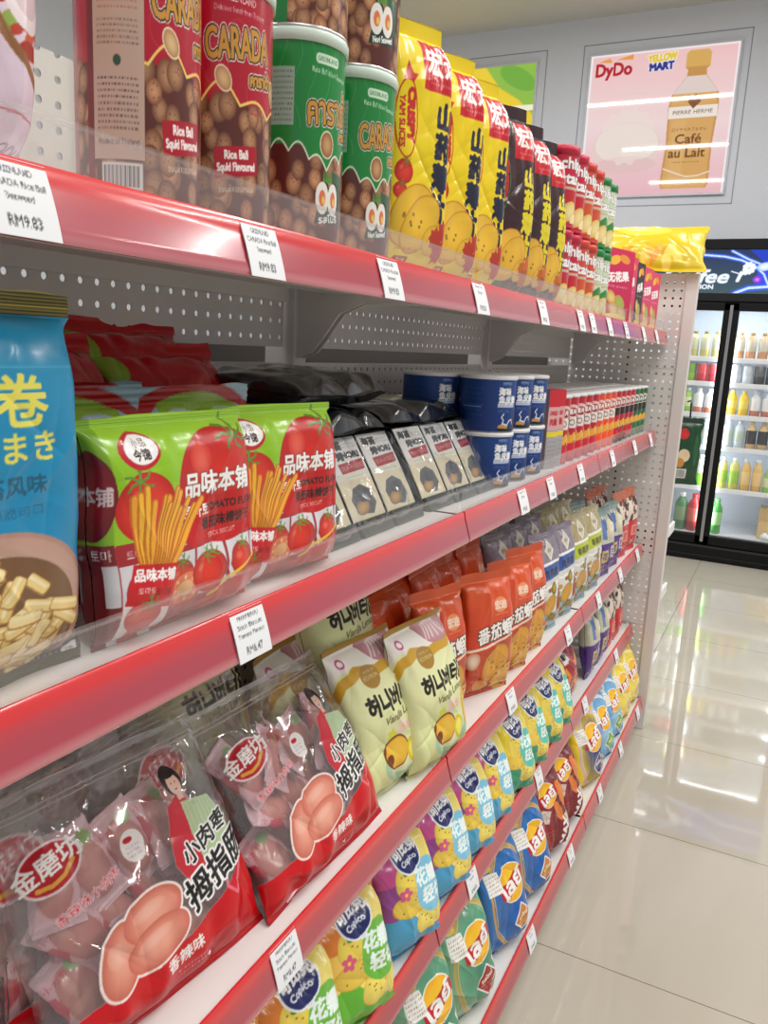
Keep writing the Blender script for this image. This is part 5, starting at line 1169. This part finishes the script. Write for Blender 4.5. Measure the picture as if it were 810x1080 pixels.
KLR.put('maroon ridged crisp bag on the bottom shelf beside the blue bag', (0.030, -.20, Z5), (0, -.26, -.30)); KLR.put('maroon ridged crisp bag on the bottom shelf beside the yellow and navy bag', (0.030, -.055, Z5), (0, -.26, -.30))
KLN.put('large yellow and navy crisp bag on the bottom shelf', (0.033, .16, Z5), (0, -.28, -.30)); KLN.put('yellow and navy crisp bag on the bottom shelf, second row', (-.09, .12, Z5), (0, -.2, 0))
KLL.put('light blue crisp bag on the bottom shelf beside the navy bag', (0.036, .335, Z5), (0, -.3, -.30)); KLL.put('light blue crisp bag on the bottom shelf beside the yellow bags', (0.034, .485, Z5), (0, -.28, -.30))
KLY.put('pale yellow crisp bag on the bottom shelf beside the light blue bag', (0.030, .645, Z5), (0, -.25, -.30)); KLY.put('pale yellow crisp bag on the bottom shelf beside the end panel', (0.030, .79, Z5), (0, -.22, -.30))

# ------------------------------------------------------------------ price tags
TK = [mk_tagkind(['GREENLAND', 'CARADA Rice Ball', 'Seaweed'], 'RM9.83', 1), mk_tagkind(['PINWEIBENPU', 'Stick Biscuit', 'Tomato Flavour'], 'RM6.47', 2), mk_tagkind(['Crispy Yam', 'Slices'], 'RM8.20', 3)]
for q_ in TK: q_.group = 'price tags on the red strips'
def tagat(kind, lv, y, label, w=1.):
    zt, xf = ZT[lv], XF[lv]
    o = TK[kind].put(label, (xf+.0192, y, zt-.0445), (0, -.312, 0), (1, .9*w, 1.08))
near = [(0, 0, -1.434, 'white price tag under the red rice ball cans'), (0, 0, -1.672, 'white price tag under the pink seafood bag'), (0, 0, -1.197, 'white price tag under the green rice ball cans'), (2, 0, -.916, 'white price tag under the yellow yam packs'), (2, 0, -.605, 'white price tag under the dark yam packs'), (2, 0, -.329, 'white price tag under the first crimson chip tubes'), (2, 0, -.225, 'white price tag under the orange red chip tubes'), (2, 0, -.048, 'white price tag just left of the strip joint on the top shelf'), (0, 0, .156, 'white price tag under the wide red carton'), (2, 0, .42, 'white price tag under the pink carton beside the black one'), (2, 0, .656, 'white price tag at the far end of the top shelf'),
        (1, 1, -1.441, 'white price tag under the tomato stick bags'), (2, 1, -.625, 'white price tag under the blue cups, nearer the seaweed'), (2, 1, -.44, 'white price tag under the blue cups, nearer the thin boxes'), (2, 1, -.191, 'white price tag under the crimson crisp tubes'), (2, 1, .159, 'white price tag under the orange crisp tubes'), (2, 1, .486, 'white price tag under the red and black crisp tubes'), (2, 1, .776, 'white price tag under the dark green crisp tubes'),
        (1, 2, -1.364, 'white price tag below the front sausage bags'), (2, 2, -.589, 'white price tag under the orange chip bags'), (2, 2, -.154, 'white price tag under the blue band pouches'), (2, 2, .179, 'white price tag under the yellow green pouches'), (2, 2, .485, 'white price tag under the third shelf purple pouches'), (2, 2, .785, 'white price tag under the third shelf red pouches'),
        (2, 3, -.739, 'white price tag under the pink and blue chip bags'), (2, 3, -.309, 'white price tag under the yellow and teal chip bags'), (2, 3, .148, 'white price tag under the dark red fries bag'), (2, 3, .585, 'white price tag under the fourth shelf red pouches'),
        (2, 4, -.493, 'white price tag under the deep blue crisp bags'), (2, 4, -.155, 'white price tag under the maroon crisp bags'), (2, 4, .179, 'white price tag under the yellow and navy crisp bag'), (2, 4, .485, 'white price tag under the light blue crisp bags'), (2, 4, .793, 'white price tag under the pale yellow crisp bags')]
for t in near: tagat(*t)

# ------------------------------------------------------------------ hanging seaweed bag on the far side of the end panel
def art_hang():
    c = Cv(13, 25, 5, (20, 70, 40)); c.poly([(0, 17), (5, 21), (13, 23), (13, 25), (0, 25)], (16, 54, 34)); c.ell(4, 19, 2.4, 2, (206, 40, 50)); c.ell(5, 11, 2.6, 2.4, (226, 206, 170)); c.ell(3.6, 8.2, 1.8, 1.8, (206, 140, 70)); c.box(4.6, 4.2, 4.6, 3.6, (222, 224, 222))
    for i in range(9): c.rect(2.8+i*.4, 2.8, 3.0+i*.4, 5.6, (60, 60, 60))
    c.ell(10, 13, 1, 6, (40, 96, 60)); return c
kz = mk_pouch('seaweed_bag', 'seaweed bag', art_hang, .085, .235, .03, n=2.4, p=2.4, seed=71, wr=1.3)
kz.put('dark green seaweed bag hanging from a hook beyond the end panel', (.104, 1.02, .895), (0, 0, -1.25))
h = MB(); h.tube([(.098, .925, 1.19), (.098, 1.0, 1.19), (.098, 1.025, 1.18), (.099, 1.03, 1.16), (.1, 1.026, 1.13)], .003, (60, 60, 64)); o = gp(h, 'peg_hook', 'bright_metal', True)

# ------------------------------------------------------------------ drinks fridge
FY = 3.765; FX0, FX1 = -.66, .62
F = thing('drinks_fridge', 'black two door glass drinks fridge against the back wall', 'fridge', (-.02, FY+.33, 0)); FP = Vector((.02, -FY-.33, 0))
def fp(mb, name, mat, smooth=False, parent=F):
    o = mb.build(name, mat, parent, smooth)
    if parent is F: o.location = FP
    return o
BK = (12, 13, 15)
m = MB(); m.box(FX0, FX0+.04, FY+.05, FY+.66, .02, 2.08, BK, bev=.004); m.box(FX1-.04, FX1, FY+.05, FY+.66, .02, 2.08, BK, bev=.004); m.box(FX0, FX1, FY+.62, FY+.66, .02, 2.08, BK); m.box(FX0, FX1, FY+.02, FY+.66, 1.69, 2.095, BK, bev=.008); m.box(FX0, FX1, FY+.06, FY+.66, .03, .175, BK)
fp(m, 'cabinet', 'black_plastic')
m = MB(); m.box(FX0+.04, FX0+.048, FY+.06, FY+.62, .175, 1.69, (226, 232, 238)); m.box(FX1-.048, FX1-.04, FY+.06, FY+.62, .175, 1.69, (226, 232, 238)); m.box(FX0+.04, FX1-.04, FY+.60, FY+.62, .175, 1.69, (214, 222, 232)); m.box(FX0+.04, FX1-.04, FY+.06, FY+.62, .175, .183, (226, 232, 238)); m.box(FX0+.04, FX1-.04, FY+.06, FY+.62, 1.68, 1.69, (226, 232, 238))
fp(m, 'liner', 'plastic')
m = MB(); m.box(FX0, FX1, FY, FY+.06, .0, .115, BK, bev=.02); m.box(FX0+.02, FX1-.02, FY-.002, FY+.004, .035, .04, (44, 46, 50)); fp(m, 'base_grille', 'black_plastic')
m = MB(); m.box(FX0, FX1, FY-.008, FY+.05, 1.712, 1.765, (30, 31, 34), bev=.004); m.box(FX0, FX1, FY-.008, FY+.05, 2.03, 2.097, BK, bev=.006); fp(m, 'header_frame', 'black_plastic')
def art_header():
    c = Cv(128, 27, 2.8, (30, 50, 84)); c.grad(0, 27, (64, 88, 96), (34, 50, 92))
    c.poly([(70, 27), (128, 27), (128, 0), (96, 0), (88, 12)], (30, 62, 190)); c.ell(84, 13, 7, 10, (64, 70, 226), -30); c.ell(92, 20, 9, 4.4, (40, 90, 240), 20); c.ell(76.5, 8.6, 2.6, 2.2, (140, 60, 226)); c.ell(76.5, 8.6, 1.2, 1.0, (206, 130, 250))
    for w, col in ((2.6, (50, 100, 226)), (1.0, (214, 232, 255))):
        c.stroke([(30, 23), (44, 23.6), (56, 22.6), (66, 20.4), (74, 17), (80, 12), (83, 6), (87, 0)], w, col); c.stroke([(60, 26), (70, 21), (80, 17), (92, 19), (104, 24), (128, 24)], w*.9, col); c.stroke([(64, 0), (72, 3.4), (86, 4.6), (100, 10), (128, 9)], w*1.5, col)
    c.ell(80, 16.5, 4.6, 2.6, (240, 248, 255), 10, (150, 190, 250))
    c.text('Coffee', 40, 10.4, 11.5, (232, 240, 252), .5, shear=.35, width=40); c.text('r', 67.5, 10.4, 12.5, (240, 244, 254), .6, shear=.35)
    petals(c, 71, 15.6, 3.8, (240, 244, 255), (206, 218, 250), 9); c.stroke([(61, 13.5), (66, 12), (72, 14)], .7, (236, 240, 252)); c.text('COLLECTION', 37, 3.8, 3.8, (236, 240, 250), .25, width=28); return c
emis_mat('header_glow', 1.25)
cvh = art_header(); hs = sheet('lit_header', cvh, 'header_glow', F, .004); hs.scale = (1, 1.27*100/cvh.W, .265*100/cvh.H); hs.rotation_euler = (0, 0, -PI/2); hs.location = FP+Vector((-.02, FY-.004, 1.765))
for dn, (a, b) in enumerate(((FX0+.005, -.022), (-.018, FX1-.005))):
    m = MB(); w = .045
    for (x0, x1, z0, z1) in ((a, a+w, .118, 1.705), (b-w, b, .118, 1.705), (a, b, .118, .178), (a, b, 1.655, 1.705)): m.box(x0, x1, FY-.002, FY+.045, z0, z1, BK, bev=.004)
    d = fp(m, 'door', 'black_plastic')
    g = MB(); g.box(a+w-.004, b-w+.004, FY+.018, FY+.024, .172, 1.66, (255, 255, 255), 0.); g.build('door_glass', 'door_glass', d)
    h = MB(); hx = b-.003 if dn == 0 else a+.003; h.box(hx-.005, hx+.005, FY-.008, FY+.001, .135, 1.69, (170, 172, 176), bev=.002); h.build('edge_trim', 'bright_metal', d)
SZ = [1.358, 1.197, .991, .777, .498]
for z in SZ:
    for (a, b) in ((FX0+.05, -.025), (-.015, FX1-.05)):
        m = MB(); m.box(a, b, FY+.075, FY+.58, z-.014, z-.004, (214, 220, 226)); m.box(a, b, FY+.068, FY+.078, z-.028, z+.004, (236, 240, 244), bev=.002); fp(m, 'wire_shelf', 'plastic')
for x in (-.33, .30):
    ld = bpy.data.lights.new('fridge_lamp', 'AREA'); ld.shape = 'RECTANGLE'; ld.size = .5; ld.size_y = .05; ld.energy = 1.6; ld.color = (.9, .96, 1.)
    lo = bpy.data.objects.new('fridge_lamp', ld); COL.objects.link(lo); lo.parent = F; lo.location = FP+Vector((x, FY+.075, 1.66)); lo.rotation_euler = (.35, 0, 0)
for x in (-.045, .0, FX1-.06):
    ld = bpy.data.lights.new('fridge_lamp', 'AREA'); ld.shape = 'RECTANGLE'; ld.size = .03; ld.size_y = 1.4; ld.energy = 3.6; ld.color = (.9, .96, 1.)
    lo = bpy.data.objects.new('fridge_lamp', ld); COL.objects.link(lo); lo.parent = F; lo.location = FP+Vector((x, FY+.055, .93)); lo.rotation_euler = (PI/2, 0, 0)
def bt(h, r, body, label, cap, lo=.25, hi=.62, kind='drink_bottle', top=None):
    prof = [(0, 0), (r*.8, 0), (r, .006), (r, h*lo), (r*1.01, h*lo+.001), (r*1.01, h*hi), (r, h*hi+.001), (r*.96, h*.72), (r*.62, h*.84), (r*.42, h*.88), (r*.42, h*.895), (r*.5, h*.9), (r*.5, h*.99), (r*.4, h), (0, h)]
    cols = [body, body, body, body, label, label, top or body, top or body, top or body, top or body, cap, cap, cap, cap, cap]
    return bottle(kind, prof, cols)
def can(h, r, c1, c2):
    prof = [(0, 0), (r*.8, 0), (r, .006), (r, h*.45), (r, h*.46), (r, h*.93), (r*.86, h*.98), (r*.8, h), (r*.75, h*.985), (0, h*.985)]
    return bottle('drink_can', prof, [(180, 180, 184)]*2+[c1, c1, c2, c2]+[(190, 190, 194)]*4, 'can')
BT = dict(
    milk=bt(.175, .031, (206, 196, 120), (206, 206, 176), (150, 138, 92), .3, .75), milkr=bt(.175, .031, (206, 150, 110), (206, 200, 180), (170, 150, 110), .3, .7),
    gcan=can(.125, .033, (150, 190, 60), (120, 170, 60)), rcan=can(.125, .033, (206, 40, 60), (226, 70, 80)), wcan=can(.125, .033, (214, 222, 228), (200, 210, 220)), bcan=can(.125, .033, (44, 48, 54), (90, 96, 100)),
    yel=bt(.165, .031, (240, 200, 40), (246, 222, 90), (236, 206, 90), .3, .6), wht=bt(.165, .031, (206, 120, 90), (240, 240, 240), (236, 236, 236), .25, .75, top=(240, 240, 240)), grn=bt(.165, .031, (150, 200, 80), (214, 226, 170), (236, 236, 236)),
    clr=bt(.185, .032, (200, 214, 220), (190, 206, 190), (220, 224, 230)), blk=bt(.185, .032, (206, 176, 120), (36, 34, 40), (214, 186, 130), .2, .68, top=(216, 186, 130)),
    tea=bt(.215, .032, (206, 206, 90), (160, 206, 70), (240, 244, 244), .2, .6, top=(214, 214, 120)), tea2=bt(.215, .032, (222, 178, 90), (236, 200, 130), (240, 240, 240), .2, .6, top=(222, 186, 110)), lime=bt(.215, .032, (120, 214, 40), (226, 232, 228), (238, 240, 240), .42, .7, top=(214, 220, 216)),
    big=bt(.255, .042, (70, 130, 84), (120, 150, 110), (238, 240, 240)), bigr=bt(.255, .044, (186, 40, 44), (206, 90, 80), (206, 40, 48)), bigg=bt(.24, .036, (60, 160, 60), (150, 206, 130), (90, 180, 80)))
DN = dict(milk='tan capped milk drink bottle', milkr='beige capped milk tea bottle', gcan='green drink can', rcan='red drink can', wcan='white drink can', bcan='black and grey drink can', yel='yellow juice bottle', wht='white label yoghurt bottle', grn='pale green juice bottle', clr='clear bottle of pale drink', blk='black label coffee bottle', tea='green yellow tea bottle', tea2='amber tea bottle', lime='white and lime green bottle', big='large green soda bottle', bigr='large red soda bottle', bigg='tall green bottle')
for k_ in BT: BT[k_].group = 'drinks in the fridge, '+DN[k_]
rows = [(1.358, 'top', ['milk']*4, ['milkr', 'milkr', 'milkr', 'milk', 'milk']), (1.197, 'second', ['gcan', 'gcan', 'rcan', 'rcan'], ['wcan', 'wcan', 'bcan', 'bcan', 'bcan']), (.991, 'third', ['grn', 'grn', 'wht', 'wht'], ['yel', 'yel', 'wht', 'wht', 'wht']),
        (.777, 'fourth', ['wht', 'clr', 'clr', 'clr'], ['clr', 'clr', 'blk', 'blk', 'blk']), (.498, 'fifth', ['big', 'lime', 'lime', 'lime'], ['tea', 'tea', 'tea2', 'tea2', 'grn']), (.187, 'bottom', ['big', 'bigr'], ['bigg'])]
for z, rn, lf, rt in rows:
    for door, lst in ((0, lf), (1, rt)):
        seen = {}
        for i, b in enumerate(lst):
            sp = .071
            if z < .2: x = (-.185, -.10)[i] if door == 0 else .045
            elif door == 0: x = -.09-(len(lst)-1-i)*sp
            else: x = .05+i*sp
            if b == 'big' and z > .4: b = 'lime'
            seen[b] = seen.get(b, 0)+1
            BT[b].put(f'{DN[b]} on the {rn} fridge shelf, {("left", "right")[door]} door, {ORD[seen[b]-1]} of them', (x, FY+.115, z-.0035), (0, 0, 0))
m = MB(); m.box(-.12, .12, -.10, .10, 0, .20, (206, 176, 120)); bx = m.build('carton', 'paper'); bx.data.materials[0] = MATS['paper']
bx2 = thing('cardboard_box', 'brown cardboard box on the bottom fridge shelf, right door', 'box', (.43, FY+.22, .1835)); bx.parent = bx2
m = MB(); m.box(-.122, .122, -.102, -.1, .12, .2, (190, 158, 104)); m.build('flap', 'paper', bx2)
for i, x in enumerate((.36, .42, .48)):
    m = MB(); m.lathe([(0, 0), (.022, 0), (.03, .014), (.028, .032), (.012, .042), (.012, .05), (0, .05)], (236, 238, 240), 14); o = m.build('white_pouch', 'bottle_print', None, True); tag(o, f'small white drink jar in front of the brown box, {ORD[i]} from the left', 'jar'); o.location = (x, FY+.09, .1835)

# ------------------------------------------------------------------ camera and picture settings
cam = bpy.data.cameras.new('Camera'); cam.sensor_fit = 'VERTICAL'; cam.sensor_height = 36.; cam.sensor_width = 27.; cam.lens = 856.18/1080*36; cam.clip_start = .02
co = bpy.data.objects.new('Camera', cam); COL.objects.link(co); scn.camera = co
fw = Vector((-.43272786, .87900664, -.20023469)); rt_ = Vector((.8913456, .45043762, .05107799)); up = Vector((-.13509113, .15637544, .97841561))
co.matrix_world = Matrix.Translation((.41955132, -2.0106844, 1.32181304)) @ Matrix((rt_, up, -fw)).transposed().to_4x4()
vs = scn.view_settings; vs.view_transform = 'Standard'; vs.look = 'None'; vs.gamma = 1.; vs.use_curve_mapping = False; vs.exposure = -.1
scn.cycles.transparent_max_bounces = 24; scn.cycles.max_bounces = 8; scn.cycles.diffuse_bounces = 4; scn.cycles.glossy_bounces = 4; scn.cycles.caustics_reflective = False; scn.cycles.caustics_refractive = False
